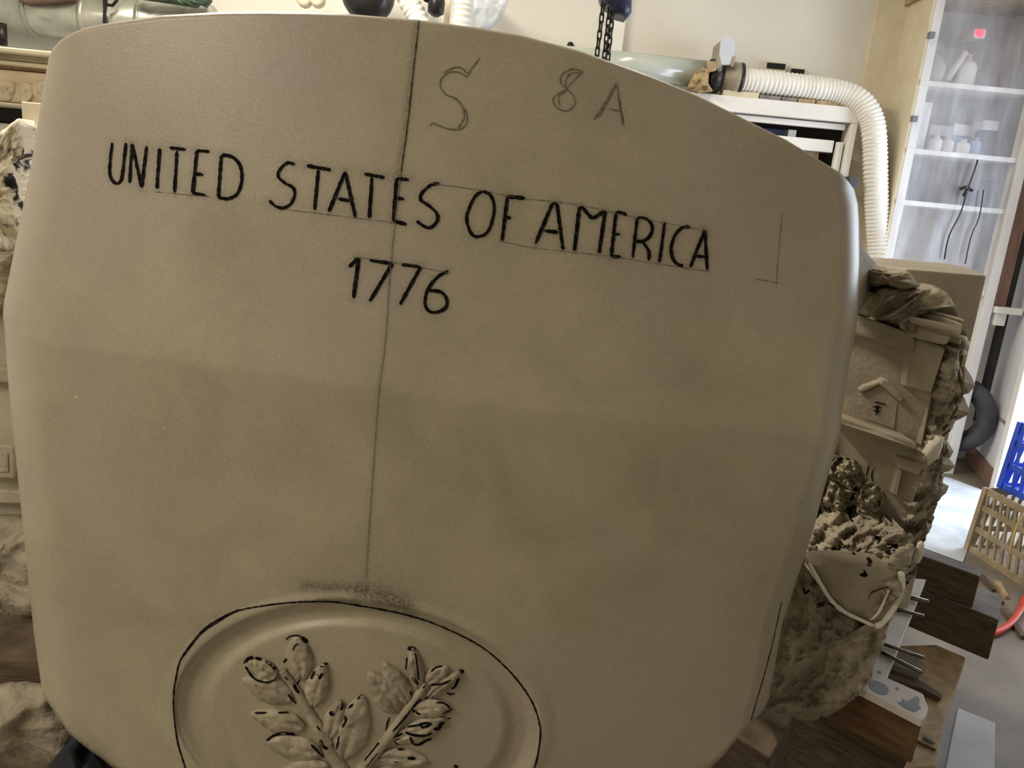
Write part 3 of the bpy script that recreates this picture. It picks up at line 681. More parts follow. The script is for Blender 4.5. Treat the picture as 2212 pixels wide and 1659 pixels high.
def spike(poly, tipd, D):
    cx = sum(p[0] for p in poly) / len(poly); cy = sum(p[1] for p in poly) / len(poly)
    fr = [P(x, y, D + .02) for x, y in poly]; bk = [p + Vector((-.01, .07, 0)) for p in fr]; t = P(cx, cy, D - tipd); n = len(poly)
    mk('rock_spike', fr + bk + [t], [(i, (i + 1) % n, 2 * n) for i in range(n)] + [(i, i + n, (i + 1) % n + n, (i + 1) % n) for i in range(n)] + [tuple(range(n, 2 * n))], M_stone_rough, rl)
spike([(2062, 800), (2085, 792), (2098, 812), (2107, 833), (2092, 850), (2078, 853), (2060, 840)], .03, 1.25)
spike([(2070, 850), (2083, 858), (2097, 893), (2072, 906), (2046, 916), (2050, 880)], .025, 1.25)
spike([(2040, 950), (2048, 955), (2060, 975), (2052, 990), (2038, 985)], .01, 1.27)
spike([(2030, 975), (2046, 985), (2064, 1008), (2050, 1018), (2020, 1024), (2012, 1005)], .02, 1.26)
spike([(2025, 1040), (2050, 1050), (2044, 1065), (2028, 1078), (2018, 1060)], .015, 1.27)
spike([(2000, 1125), (2014, 1135), (2006, 1152), (1992, 1148)], .01, 1.27)
# charcoal marks on the relief
rl_tree = surf_tree(rl)
def relmark(lines, w, o):
    mark('charcoal_touch', lines, w, M_char, D=lambda x, y: tree_depth(rl_tree, x, y, DW(x, y)), parent=rl, off=.0015)
relmark([Z1([(500, 1420), (620, 1447)]), Z1([(535, 1450), (520, 1550)]), Z1([(480, 1468), (575, 1475)]), Z1([(485, 1503), (570, 1525)])], 3.0, -.008)
relmark([Z1([(533, 1455), (522, 1545)])], 5.5, -.009)
relmark([Z2([(570, 640), (545, 740)]), Z2([(615, 665), (595, 720), (600, 790)])], 3.0, .005)
for l, w, o in ((Z2([(455, 830), (440, 900), (405, 960)]), 7, -.047), (Z2([(430, 1000), (435, 1060), (425, 1110)]), 13, -.052), (Z2([(385, 1110), (430, 1150)]), 7, -.05), (Z2([(600, 855), (635, 865)]), 6, -.047), (Z2([(665, 960), (670, 1045)]), 3.5, -.047), (Z2([(500, 900), (515, 870)]), 6, -.047), (Z2([(285, 590), (330, 590)]), 5, -.05), (Z2([(230, 660), (235, 680)]), 7, -.05), (Z2([(280, 1010), (300, 1020)]), 9, -.05),
                (Z3([(720, 135), (790, 118), (870, 110)]), 6, -.075), (Z3([(870, 150), (915, 175)]), 6, -.075), (Z3([(1070, 30), (1110, 60), (1090, 90)]), 9, -.07), (Z3([(1150, 100), (1200, 110), (1250, 100)]), 8, -.07), (Z3([(1150, 160), (1220, 150), (1240, 110)]), 7, -.07), (Z3([(1010, 200), (1030, 230), (1015, 265)]), 11, -.085), (Z3([(950, 340), (1010, 335)]), 9, -.10), (Z3([(985, 300), (990, 345)]), 6, -.10), (Z3([(1020, 530), (1045, 480), (1180, 430)]), 2, -.10),
                (Z3([(500, 440), (510, 485), (550, 460)]), 5, -.12), (Z3([(605, 600), (690, 570)]), 3.5, -.12), (Z3([(610, 580), (680, 548)]), 3, -.12), (Z3([(690, 560), (755, 600)]), 4, -.12)):
    relmark([l], w, o)

# --- left side relief (narrow view past the left edge)
ll = empty('side_relief', tuple(Vector((-.85, 1.2, .45)) - stone.location)); ll.parent = stone
ll['label'] = 'carved relief on the left flank'
DL = lambda x, y: 1.25 - x * .0003
slab('relief_backing', [(-220, 560), (70, 540), (60, 700), (70, 1000), (110, 1330), (110, 1360), (-220, 1370)], lambda x, y: DL(x, y) + .03, .25, M_stone_carved, ll)
slab('ledge', [(-220, 770), (60, 800), (60, 832), (-220, 805)], DL, .1, M_stone_carved, ll)
slab('carved_window', [(-60, 955), (28, 965), (30, 1035), (-60, 1030)], DL, .05, M_stone_carved, ll)
slab('window_recess', [(-40, 970), (16, 978), (18, 1022), (-40, 1018)], lambda x, y: DL(x, y) - .004, .04, M_stone_rough, ll)
slab('ledge', [(-220, 1050), (60, 1062), (70, 1090), (-220, 1080)], lambda x, y: DL(x, y) + .005, .1, M_stone_carved, ll)
dome('carved_mound', [(-150, 1110), (60, 1130), (90, 1200), (100, 1330), (60, 1352), (-150, 1345)], DL, .05, M_stone_rough, ll, rings=10, step=8, namp=.03, nsc=16, seed=20)
dome('rough_crag', [(-150, 290), (0, 285), (40, 255), (52, 290), (58, 330), (30, 345), (40, 380), (46, 420), (60, 470), (64, 505), (40, 530), (20, 560), (-150, 560)], lambda x, y: 1.32, .06, M_rock_streaked, ll, rings=10, step=5, namp=.03, nsc=26, seed=21, jit=1, label='rough black and white streaked crag')
dome('carved_mound', [(-150, 540), (30, 545), (40, 600), (36, 680), (-150, 700)], lambda x, y: 1.28, .04, M_stone_rough, ll, rings=8, step=6, namp=.025, nsc=22, seed=22)
dome('rough_base', [(-200, 1470), (-60, 1475), (60, 1468), (120, 1480), (170, 1550), (225, 1640), (215, 1665), (-200, 1668)], lambda x, y: 1.10, .06, M_stone_rough, ll, rings=12, step=8, namp=.03, nsc=13, seed=23, label='rough hewn base at the lower left')

# ------------------------------------------------------------------ timbers and boards under the stone
E1 = Vector((.72, -.694, 0)).normalized(); E2 = Vector((.56, .83, 0)).normalized()
def beam(name, pa, z, lback, lfwd, width, z0, m, label, mtop=None):
    o = Pz(*pa, z); s = o - E1 * lback
    b = obox(name, (s.x, s.y), E1, E2, lback + lfwd, width, z0, z, m, None, .004, label=label, cat='timber')
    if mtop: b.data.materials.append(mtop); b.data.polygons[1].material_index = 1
    return b
L2 = (Pz(2157, 1340, .385) - Pz(2003, 1279, .385)).length
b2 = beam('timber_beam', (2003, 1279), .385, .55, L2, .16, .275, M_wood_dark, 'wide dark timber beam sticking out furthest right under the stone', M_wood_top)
L3 = (Pz(2114, 1248, .472) - Pz(1988, 1199, .472)).length
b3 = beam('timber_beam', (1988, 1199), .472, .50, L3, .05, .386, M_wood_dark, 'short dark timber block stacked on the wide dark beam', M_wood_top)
L1 = (Pz(1991, 1555, .46) - Pz(1862, 1489, .46)).length
b1 = beam('timber_beam', (1862, 1489), .46, .62, L1, .05, .37, M_wood_rust, 'red-brown timber beam under the lower right of the stone')
o = Pz(1700, 1640, .455)
# white board the stone's edge lies on
Z4 = lambda pts: [(1850 + x * .30678, 1150 + y * .30678) for x, y in pts]
BZ = .475
def plate(name, poly, z, th, m, parent=None, **k):
    V = [Pz(x, y, z) for x, y in Z4(poly)]; n = len(V)
    return mk(name, V + [v - Vector((0, 0, th)) for v in V], [tuple(range(n)), tuple(range(2 * n - 1, n - 1, -1))] + [(i, i + n, (i + 1) % n + n, (i + 1) % n) for i in range(n)], m, parent, **k)
board = plate('painted_board', [(200, 300), (490, 330), (425, 495), (215, 1020), (470, 1135), (508, 1235), (490, 1290), (462, 1322), (40, 1105), (-500, 960), (-300, 700)], BZ, .0145, M_board_white, None, bevel=.002, label='white painted board with grey paint blots jutting out under the stone', cat='board')
for pl_ in ([(80, 1050), (130, 1040), (200, 1070), (232, 1110), (215, 1140), (160, 1140), (110, 1110)], [(290, 1195), (350, 1190), (430, 1150), (445, 1180), (440, 1215), (455, 1235), (410, 1265), (340, 1235)], [(150, 975), (175, 975), (175, 992), (155, 992)], [(280, 1090), (300, 1095), (295, 1110), (280, 1105)], [(320, 1172), (345, 1175), (335, 1190), (322, 1186)]):
    plate('paint_blot', pl_, BZ + .0008, .001, M_blot, board)
# tan planks below
def flat(name, poly, z, th, m, label, cat, conv=Z4, **k):
    V = [Pz(x, y, z) for x, y in conv(poly)]; n = len(V)
    return mk(name, V + [v - Vector((0, 0, th)) for v in V], [tuple(range(n)), tuple(range(2 * n - 1, n - 1, -1))] + [(i, i + n, (i + 1) % n + n, (i + 1) % n) for i in range(n)], m, None, bevel=.002, label=label, cat=cat, **k)
tp = flat('tan_plank', [(230, 800), (560, 790), (770, 880), (700, 1090), (620, 1310), (560, 1640), (330, 1660), (380, 1560), (480, 1240), (200, 1010)], .272, .03, M_wood_tan, 'dusty tan plank lying below the wide dark beam', 'board')
flat('grey_plank', [(275, 830), (440, 840), (450, 1000), (400, 980), (250, 925)], .300, .025, M_wood_top, 'narrow grey plank between the white board and the tan plank', 'board')
flat('gap_shade_strip', [(245, 950), (460, 1045), (610, 1140), (590, 1165), (480, 1110), (215, 1015)], .285, .012, M_wood_dark, 'dark strip standing in for the shaded gap between the tan planks', 'board')  # dark plate painting the shade in the gap between planks
flat('stick_and_shade', [(430, 1455), (565, 1520), (560, 1532), (425, 1468)], .278, .005, M_wood_dark, 'thin dark stick on the tan plank beside the red-brown beam', 'stick')
flat('stick_and_shade', [(470, 1420), (540, 1445), (562, 1480), (540, 1475), (475, 1440)], .278, .005, M_wood_top, 'short grey patch standing in for shade on the tan plank', 'stick')  # grey plate painted in for a bit of shade, not wood
# supports that carry the stack down to the floor
def post(px, py, z, m, label, w=.12):
    p = Pz(px, py, z)
    return obox('support_block', (p.x - .05, p.y), E1, E2, w, w, 0.0, z, m, None, .003, label=label, cat='timber')
sb1 = obox('support_block', (.62, 1.66), E1, E2, .42, .14, 0, .2415, M_wood_dark, None, .004, label='timber support hidden under the tan plank', cat='timber')
sb2 = obox('support_block', (.30, 1.50), E1, E2, .35, .20, 0, .274, M_wood_dark, None, .004, label='timber support hidden under the stone', cat='timber')
# steel rods lying on the white board
def rod(a, b, za, zb, r, label, m=M_steel):
    A = Pz(*Z4([a])[0], za); B = Pz(*Z4([b])[0], zb)
    tube('steel_rod', [A - (B - A) * .5, A, A + (B - A) * .96, B], lambda i: r if i < 3 else r * .5, m, None, seg=10, label=label, cat='rod')
rod((330, 445), (510, 492), .482, .482, .0055, 'thick steel rod sticking out highest beside the pale bowl rim')
rod((280, 540), (480, 592), .480, .480, .0040, 'steel rod with a bright tip below the thickest rod')
rod((190, 787), (480, 885), .4795, .4795, .0034, 'thin steel rod lying above the lowest one')
rod((150, 830), (465, 990), .4795, .4795, .0038, 'lowest long steel rod over the edge of the white board')

# dark timbers glimpsed at the lower left
obox('timber_beam', (-1.10, 1.06), (1, .10), (-.1, 1), .42, .2, .36, .45, M_wood_dark, None, .004, label='dark timber under the left flank of the stone', cat='timber')
obox('support_block', (-1.05, 1.08), (1, .10), (-.1, 1), 0.36, .18, 0, .20, M_wood_dark, None, .004, label='timber support standing under the left flank', cat='timber')
obox('support_block', (-.35, .98), (1, 0), (0, 1), .5, .2, 0, .335, M_wood_dark, None, .004, label='timber support standing under the middle of the stone', cat='timber')
# navy bundle
nb = dome('cloth_bundle', [(100, 1659), (118, 1636), (150, 1617), (160, 1622), (175, 1645), (192, 1645), (204, 1626), (222, 1645), (240, 1690), (200, 1740), (110, 1740)], .98, .05, M_bundle, None, rings=8, step=6, namp=.004, nsc=30, back=.1)
setp(nb, 'black and navy cloth bundle below the lower left of the stone', 'cloth')

# ------------------------------------------------------------------ floor things at right
sh = flat('paper_sheet', [(715, 1235), (980, 1340), (970, 1800), (600, 1800), (660, 1500)], .006, .005, M_sheet, 'large pale sheet lying flat on the concrete floor', 'sheet')
mt = flat('daylight_patch', [(1970, 1020), (2052, 1032), (2138, 1064), (2080, 1214), (1960, 1170)], .004, .003, M_daylit_floor, 'pale patch painted on the floor as the bright doorway light', 'painted light', conv=lambda p: p); mt['kind'] = 'stuff'  # pale floor plate painting in the pool of doorway daylight

def crate(loc, rz, wd_, dp, ht, m, label, taper=.06):
    root = empty('plastic_crate', loc, label, 'crate', 'stacked plastic crates')
    c, s = math.cos(rz), math.sin(rz)
    def tr(x, y, z):
        k = 1 + taper * (1 - z / ht)
        x *= k; y *= k
        return Vector(loc) + Vector((c * x - s * y, s * x + c * y, z))
    def bar(name, a, b, w, t):
        A = Vector(a); B = Vector(b); d = (B - A).normalized()
        nrm = Vector((0, -1, 0)) if abs(A.y - B.y) < 1e-6 and abs(A.y) > dp / 2 - .02 else Vector((1, 0, 0))
        sd = d.cross(nrm)
        if sd.length < 1e-6: sd = Vector((0, 1, 0))
        sd.normalize()
        V = []
        for q in (A, B):
            for su, sn in ((-1, -1), (1, -1), (1, 1), (-1, 1)):
                V.append(tr(*(q + sd * su * w / 2 + nrm * sn * t / 2)))
        mk(name, V, [(0, 1, 2, 3), (7, 6, 5, 4), (0, 4, 5, 1), (1, 5, 6, 2), (2, 6, 7, 3), (3, 7, 4, 0)], m, root)
    x, y = wd_ / 2, dp / 2
    for sx in (-1, 1):
        for sy in (-1, 1): bar('corner_post', (sx * x, sy * y, 0), (sx * x, sy * y, ht), .022, .022)
    for z in (.012, ht * .36, ht * .70, ht - .012):
        for sy in (-1, 1): bar('rail', (-x, sy * y, z), (x, sy * y, z), .022 if z > .02 and z < ht - .02 else .026, .010)
        for sx in (-1, 1): bar('rail', (sx * x, -y, z), (sx * x, y, z), .022 if z > .02 and z < ht - .02 else .026, .010)
    nb_ = 8
    for i in range(nb_):
        t = -1 + 2 * (i + .5) / nb_
        for sy in (-1, 1): bar('slat', (t * x * .9 - .02, sy * y, .02), (t * x * .9 + .02, sy * y, ht - .02), .012, .007)
        for sx in (-1, 1): bar('slat', (sx * x, t * y * .9 - .02, .02), (sx * x, t * y * .9 + .02, ht - .02), .012, .007)
    V = [tr(-x, -y, .004), tr(x, -y, .004), tr(x, y, .004), tr(-x, y, .004), tr(-x, -y, .014), tr(x, -y, .014), tr(x, y, .014), tr(-x, y, .014)]
    mk('base', V, BF, m, root)
    return root
crate((2.17, 2.86, .001), math.radians(8), .34, .34, .28, M_tan_pl, 'tan lattice plastic crate under the blue crate')
crate((2.245, 2.86, .283), math.radians(8), .345, .345, .285, M_blue, 'blue lattice plastic crate stacked by the doorway')
cp = [Pz(2236, 1268, .012), Pz(2216, 1290, .012), Pz(2206, 1315, .012), Pz(2185, 1345, .012), Pz(2155, 1365, .012), Pz(2120, 1372, .012)]
tube('air_hose', spline(cp, .01), .011, M_red, None, seg=10, label='orange-red hose lying on the floor by the crates', cat='hose')
cp = [P(2225, 1095, 2.62), P(2200, 1130, 2.62), P(2185, 1180, 2.62), P(2180, 1220, 2.64)]
tube('cord', spline([tuple(p) for p in cp], .01), .004, M_yellow, None, seg=8, label='straw-coloured cord hanging against the tan crate', cat='cord')
for i, (a_, b__) in enumerate((((870, 300), (970, 410)), ((990, 350), (1060, 460)), ((915, 450), (1040, 500)), ((900, 560), (1005, 600)), ((1040, 540), (1175, 740)))):
    A = Pz(*Z4([a_])[0], .008); B = Pz(*Z4([b__])[0], .008)
    d = (B - A).normalized(); s_ = Vector((-d.y, d.x, 0)) * .012
    V = [A - s_, A + s_, B + s_ * .6, B - s_ * .6]
    mk('wood_offcut', [v - Vector((0, 0, .0075)) for v in V] + [v + Vector((0, 0, .006)) for v in V], BF, M_wood_dark if i != 1 else M_wood_tan, None, label=['dark wood strip by the short dark timber block', 'pale wood strip beside the tan crate', 'dark wood splinter nearest above the wide beam end', 'dark wood sliver at the end of the wide dark beam', 'long dark strip under the orange-red hose'][i], cat='offcut')

# ------------------------------------------------------------------ shelf unit with plastic sheet
SY = 4.08
su = empty('shelf_unit', (2.15, 4.2, 0), 'white shelf unit hung with a clear plastic sheet', 'shelf')
x0, x1 = 1.865, 2.47
box('upright', x0, SY, 0, x0 + .045, SY + .05, 2.62, M_white, su, .003); box('upright', x1 - .05, SY - .02, 0, x1, SY + .05, 2.62, M_white, su, .003)
box('upright', x0, YB - .06, 0, x0 + .045, YB - .01, 2.62, M_white, su); box('upright', x1 - .05, YB - .06, 0, x1, YB - .01, 2.62, M_white, su)
box('side_panel', x0 - .012, SY + .002, .02, x0 - .001, YB - .004, 2.62, M_cream, su)
box('back_panel', x0, YB - .012, .05, x1, YB - .004, 2.62, M_board_white, su)
sz = [P(1964, 176, SY).z, P(1919, 321, SY).z, P(1921, 434, SY).z, P(1921, 434, SY).z - .42]
for z in sz: box('shelf_board', x0, SY - .005, z - .012, x1 - .04, YB - .015, z + .012, M_white, su, .002)
box('top_board', x0 - .03, SY - .03, 2.40, x1, YB - .01, 2.43, M_wood_tan, su)
def rumple(x, z): return .012 * noise.noise(Vector((x * 7, z * 1.6, 3))) + .006 * noise.noise(Vector((x * 22, z * 3, 9)))
V = []; Fc = []; nx, nz_ = 40, 60
for j in range(nz_):
    for i in range(nx):
        x = x0 - .01 + (x1 - .07 - x0) * i / (nx - 1); z = .95 + (2.40 - .95) * j / (nz_ - 1)
        V.append((x, SY - .035 + rumple(x, z), z))
for j in range(nz_ - 1):
    for i in range(nx - 1):
        a_ = j * nx + i; Fc.append((a_, a_ + 1, a_ + nx + 1, a_ + nx))
mk('plastic_sheet', V, Fc, M_plastic, su, True, label='clear rumpled plastic sheet hanging over the shelves')
for z in (2.2, P(1935, 255, SY).z): box('clip', x0 - .018, SY - .045, z - .014, x0 + .006, SY - .015, z + .014, M_item[1], su)
# things on the shelves: (pixel left-bottom, right-top, shelf height index, material, name, label)
def shelf_box(ax, bx_, h, zi, m, name, label, yo=.10, dp=.12):
    z = sz[zi] + .0125; X0 = P(ax, 300, SY + yo); X1 = P(bx_, 300, SY + yo)
    py = lambda px: px
    return X0, X1, z
def xat(px, py, Y): return P(px, py, Y).x
def sbox(px0, px1, py, h, zi, m, name, label, yo=.10, dp=.14, dz=0, bev=.006):
    Y = SY + yo; z = sz[zi] + .0125 + dz
    return box(name, xat(px0, py, Y), Y, z, xat(px1, py, Y), Y + dp, z + h, m, None, bev, label=label, cat=name.replace('_', ' '))
def sbottle(px, py, r, h, zi, m, label, yo=.12):
    Y = SY + yo; z = sz[zi] + .0125
    lathe('bottle', [(r * .96, 0), (r, .01), (r, h * .62), (r * .8, h * .76), (r * .42, h * .82), (r * .42, h)], (xat(px, py, Y), Y, z), m, None, 16, label=label, cat='bottle')
sbottle(2080, 170, .055, .16, 0, M_item[0], 'white jug on the top shelf behind the plastic')
lathe('paper_bag', [(.07, 0), (.085, .04), (.075, .10), (.03, .15), (.015, .17)], (xat(2010, 160, SY + .16), SY + .16, sz[0] + .0125), M_item[2], None, 14, label='crumpled pale bag at the left of the top shelf', cat='bag')
A = P(2044, 178, SY + .08); A.z = sz[0] + .035; B = P(2086, 112, SY + .08)
tube('white_tube', [A, B], .017, M_item[0], None, 10, label='white tube leaning on the top shelf', cat='tube')
sbox(1963, 2008, 260, .24, 1, M_item[0], 'white_box', 'tall white box at the left of the middle shelf')
sbox(2016, 2062, 230, .09, 1, M_item[1], 'grey_tin', 'grey tin low on the middle shelf', yo=.18, dp=.08)
sbox(2066, 2120, 230, .10, 1, M_item[4], 'blue_box', 'pale blue box at the back of the middle shelf', yo=.18, dp=.08)
sbox(2012, 2062, 270, .055, 1, M_item[2], 'parcel', 'flat pale parcel lying on the grey tin', yo=.18, dp=.08, dz=.091)
sbox(2068, 2118, 240, .06, 1, M_item[0], 'parcel', 'white parcel lying on the pale blue box', yo=.18, dp=.08, dz=.101)
sbox(2128, 2158, 275, .13, 1, M_item[3], 'dark_box', 'dark box at the right of the middle shelf')
sbox(2126, 2160, 265, .05, 1, M_item[2], 'parcel', 'pale parcel on top of the dark box', dz=.131)
sbottle(2020, 315, .032, .085, 1, M_item[0], 'left short white bottle on the middle shelf', .08)
sbottle(2045, 320, .030, .08, 1, M_item[2], 'pale bottle between the two white bottles on the middle shelf', .08)
sbottle(2078, 325, .034, .075, 1, M_item[0], 'right stout white bottle on the middle shelf', .08)
sbottle(2105, 325, .026, .09, 1, M_item[4], 'bluish bottle next to the dark box', .08)
sbox(1952, 2005, 400, .17, 2, M_item[1], 'grey_tin', 'large grey tin at the left of the lower shelf', yo=.12)
lathe('dark_pot', [(.05, 0), (.062, .02), (.065, .13), (.05, .14)], (xat(2108, 430, SY + .12), SY + .12, sz[2] + .0125), M_item[3], None, 18, label='dark round pot at the right of the lower shelf', cat='pot')
# cable and clamp hanging on the sheet, red glow added for a reflection
cb = empty('hanging_cable', tuple(P(2090, 410, SY - .05)), 'thin black cable with a clamp hanging over the plastic sheet', 'cable')
tube('cable', spline([tuple(P(x, y, SY - .055)) for x, y in ((2112, 345), (2106, 365), (2090, 410), (2075, 460), (2050, 510), (2040, 560))], .03), .004, M_black, cb, 8)
tube('cable', spline([tuple(P(x, y, SY - .055)) for x, y in ((2125, 410), (2115, 470), (2098, 510), (2085, 570))], .03), .003, M_black, cb, 8)
tube('clamp', [P(2074, 408, SY - .06), P(2086, 404, SY - .06), P(2100, 412, SY - .06)], .008, M_black, cb, 8); tube('clamp', [P(2092, 404, SY - .06), P(2082, 424, SY - .06)], .009, M_black, cb, 8)
rl_ = empty('red_reflection', (xat(2117, 72, SY + .05), SY + .05, P(2117, 72, SY + .05).z), 'small red glow standing in for a reflection on the plastic at the top', 'lamp')  # glowing part added to imitate a red reflection on the plastic
p = rl_.location
lathe('lens', [(.004, -.022), (.016, -.012), (.018, 0)], tuple(p), M_red_glow, rl_, 14, 'y')
box('housing', p.x - .03, p.y + .001, p.z - .022, p.x + .03, YB - .013, p.z + .022, M_item[2], rl_, .004)
# brown post and small shelf beside the unit
pz_ = P(2140, 660, 4.06).z
box('wooden_post', 2.475, SY, pz_, 2.545, SY + .06, 2.6, M_wood_red, None, .003, label='red-brown wooden post between the shelf unit and white wall', cat='post')
box('wall_gap_shade', 2.547, SY + .0, .30, 2.575, SY + .05, 2.6, M_dark, None, .002, label='thin dark strip standing in for the shaded gap at the white wall', cat='shade strip')  # dark strip painting the shade of the gap beside the post
br_ = empty('wall_shelf', (2.53, SY, pz_ - .06), 'little white shelf end below the red-brown post', 'shelf')
box('shelf_board', 2.475, SY - .05, pz_ - .035, 2.61, SY + .1, pz_ - .001, M_white, br_, .003); box('bracket', 2.49, SY - .03, pz_ - .10, 2.545, SY + .08, pz_ - .036, M_white, br_, .003)
# tyre leaning behind the upright
tc_ = Vector((2.48, 4.17, P(2075, 900, 4.1).z)); ty = empty('tyre', (tc_.x, tc_.y, tc_.z - .21), 'grey rubber tyre leaning behind the white upright', 'tyre')
def torus_pts(c, R, n=40, ax=(.55, -.80)):
    return [Vector((c.x + R * math.cos(t) * ax[0], c.y + R * math.cos(t) * ax[1], c.z + R * math.sin(t))) for t in np.linspace(0, 2 * math.pi, n + 1)[:-1]]
tube('tread', torus_pts(tc_, .165), .045, M_tyre, ty, 14, closed=True)
tube('bead', torus_pts(tc_, .118), .016, M_tyre, ty, 10, closed=True)

# ------------------------------------------------------------------ wall cabinet, hose, pipes
cab = empty('wall_cabinet', (1.2, 4.3, 1.1), 'white framed open wall cabinet under the white hose', 'cabinet')
FZ = P(1700, 220, 4.2).z + .0; CX0, CX1 = .45, 1.645
ct = P(1857, 234, 4.2).z
box('frame_top', CX0, 4.19, ct - .075, CX1, 4.26, ct, M_white, cab, .003)
box('frame_side', CX1 - .032, 4.19, 1.10, CX1, 4.26, ct - .076, M_white, cab, .003); box('frame_side', CX0, 4.19, 1.10, CX0 + .045, 4.26, ct - .076, M_white, cab, .003)
box('frame_bottom', CX0, 4.19, 1.04, CX1, 4.26, 1.099, M_white, cab, .003)
box('inner_frame', CX0 + .05, 4.22, ct - .110, CX1 - .05, 4.25, ct - .082, M_white, cab, .002)
box('inner_frame', CX1 - .076, 4.22, 1.1, CX1 - .042, 4.25, ct - .17, M_white, cab, .002)
box('shelf_lip', CX0 + .05, 4.23, ct - .225, CX1 - .09, 4.27, ct - .165, M_white, cab, .002)
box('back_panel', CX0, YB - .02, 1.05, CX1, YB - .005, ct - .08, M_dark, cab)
box('shelf_board', CX0 + .05, 4.28, ct - .225, CX1 - .05, YB - .02, ct - .205, M_wood_dark, cab)
cy = 4.29
def cbox(a_, b__, m, name, label, dp=.06):
    A = P(*a_, cy); B = P(*b__, cy)
    box(name, min(A.x, B.x), cy, min(A.z, B.z), max(A.x, B.x), cy + dp, max(A.z, B.z), m, None, .003, label=label, cat=name.replace('_', ' '))
box('shelf_board', CX0 + .05, 4.28, 1.38, CX1 - .05, YB - .02, 1.40, M_wood_dark, cab)
cbz = 1.4005
def cbx(px0, px1, py, ztop, m, name, label, dp=.06):
    box(name, xat(px0, py, cy), cy, cbz, xat(px1, py, cy), cy + dp, ztop, m, None, .003, label=label, cat=name.replace('_', ' '))
cbx(1652, 1698, 290, P(1690, 280, cy).z, M_navy, 'navy_box', 'dark navy box inside the wall cabinet')
cbx(1702, 1720, 290, P(1710, 280, cy).z, M_white, 'white_carton', 'narrow white carton inside the wall cabinet')
cbx(1725, 1772, 320, P(1760, 318, cy).z, M_wood_tan, 'tan_box', 'dusty tan box inside the wall cabinet')
pc = P(1795, 350, 4.24)
lathe('copper_pot', [(.045, 0), (.05, .01), (.05, .05), (.036, .051), (.034, .02)], (pc.x, 4.30, cbz), M_copper, None, 18, label='round copper pot in the lower right of the wall cabinet', cat='pot')
# planks lying on the cabinet
for i, (a_, b__) in enumerate(((1560, 1638), (1642, 1686), (1690, 1722), (1726, 1762), (1766, 1850))):
    box('packing_board', xat(a_, 210, 4.21), 4.21, ct + .0005, xat(b__, 216, 4.21), 4.38, ct + (.022 if i else .03), [M_cream, M_wood_top, M_wood_top, M_wood_tan, M_wood_tan][i], None, .002, label=['long cream board on the cabinet under the hose collar', 'leftmost short grey packing board on the cabinet', 'second short grey packing board on the cabinet', 'short tan packing board on the cabinet', 'long tan packing board at the right end of the cabinet top'][i], cat='board')
# corrugated hose
HP = [P(1598, 172, 4.24), P(1680, 181, 4.24), P(1760, 191, 4.24), P(1815, 200, 4.23), P(1855, 218, 4.20), P(1880, 252, 4.17), P(1889, 300, 4.15), P(1892, 400, 4.14), P(1896, 480, 4.14), P(1900, 560, 4.14), P(1890, 680, 4.14)]
hp = spline([tuple(p) for p in HP], .0042)
wh = empty('dust_hose', tuple(P(1890, 680, 4.14)), 'white corrugated dust hose bending down beside the cabinet', 'hose')
tube('hose', hp, lambda i: 0.0585 + .003 * math.sin(i * 2 * math.pi / 4.9), M_hose, wh, 28)
c0 = P(1560, 166, 4.24); c1 = P(1600, 170, 4.24)
ax = (c1 - c0)
tube('collar', [c0, c0 + ax * .5, c0 + ax * .52, c0 + ax * .95], lambda i: [.070, .070, .074, .074][i], M_collar, wh, 28)
tube('clamp_band', [c1 - ax * .12, c1 + ax * .02], .0765, M_iron, wh, 28)
bp0 = P(1330, 140, 4.24); bp1 = P(1525, 162, 4.24)
tube('clear_pipe', [bp0 - Vector((.5, 0, 0)), bp0, bp1], .068, M_pvc, None, 28, label='greenish clear pipe running along the wall behind the stone', cat='pipe')
bg_ = empty('blast_gate', tuple(P(1545, 170, 4.24)), 'dirty grey slide valve with a pale handle on the pipe', 'valve')
c = P(1545, 165, 4.24)
tube('valve_body', [c - Vector((.035, 0, 0)), c + Vector((.02, 0, 0))], .082, M_iron, bg_, 20)
box('slide_frame', c.x - .012, 4.16, c.z, c.x + .012, 4.34, c.z + .16, M_collar, bg_, .003)
pl2 = P(1545, 165, 4.15)
slab('handle', [(1558, 84), (1570, 78), (1586, 84), (1588, 108), (1580, 130), (1576, 140), (1558, 140), (1554, 118)], 4.14, .015, mat('pale_blue_plastic', rgb(206, 210, 222), None, .4), bg_, bevel=.004)
slab('handle_guard', [(1548, 116), (1556, 122), (1560, 142), (1548, 150)], 4.14, .02, M_collar, bg_); slab('handle_guard', [(1576, 140), (1580, 122), (1590, 120), (1584, 145)], 4.14, .02, M_collar, bg_)
dome('sealing_putty', [(1486, 188), (1500, 160), (1520, 145), (1532, 150), (1530, 180), (1540, 196), (1510, 200)], 4.16, .03, mat('tan_putty', rgb(168, 146, 108), rgb(186, 164, 124), .8, 40), bg_, step=4, namp=.03, nsc=30)
slab('strap', [(1528, 132), (1548, 132), (1548, 152), (1530, 156)], 4.14, .03, M_wood_tan, bg_)
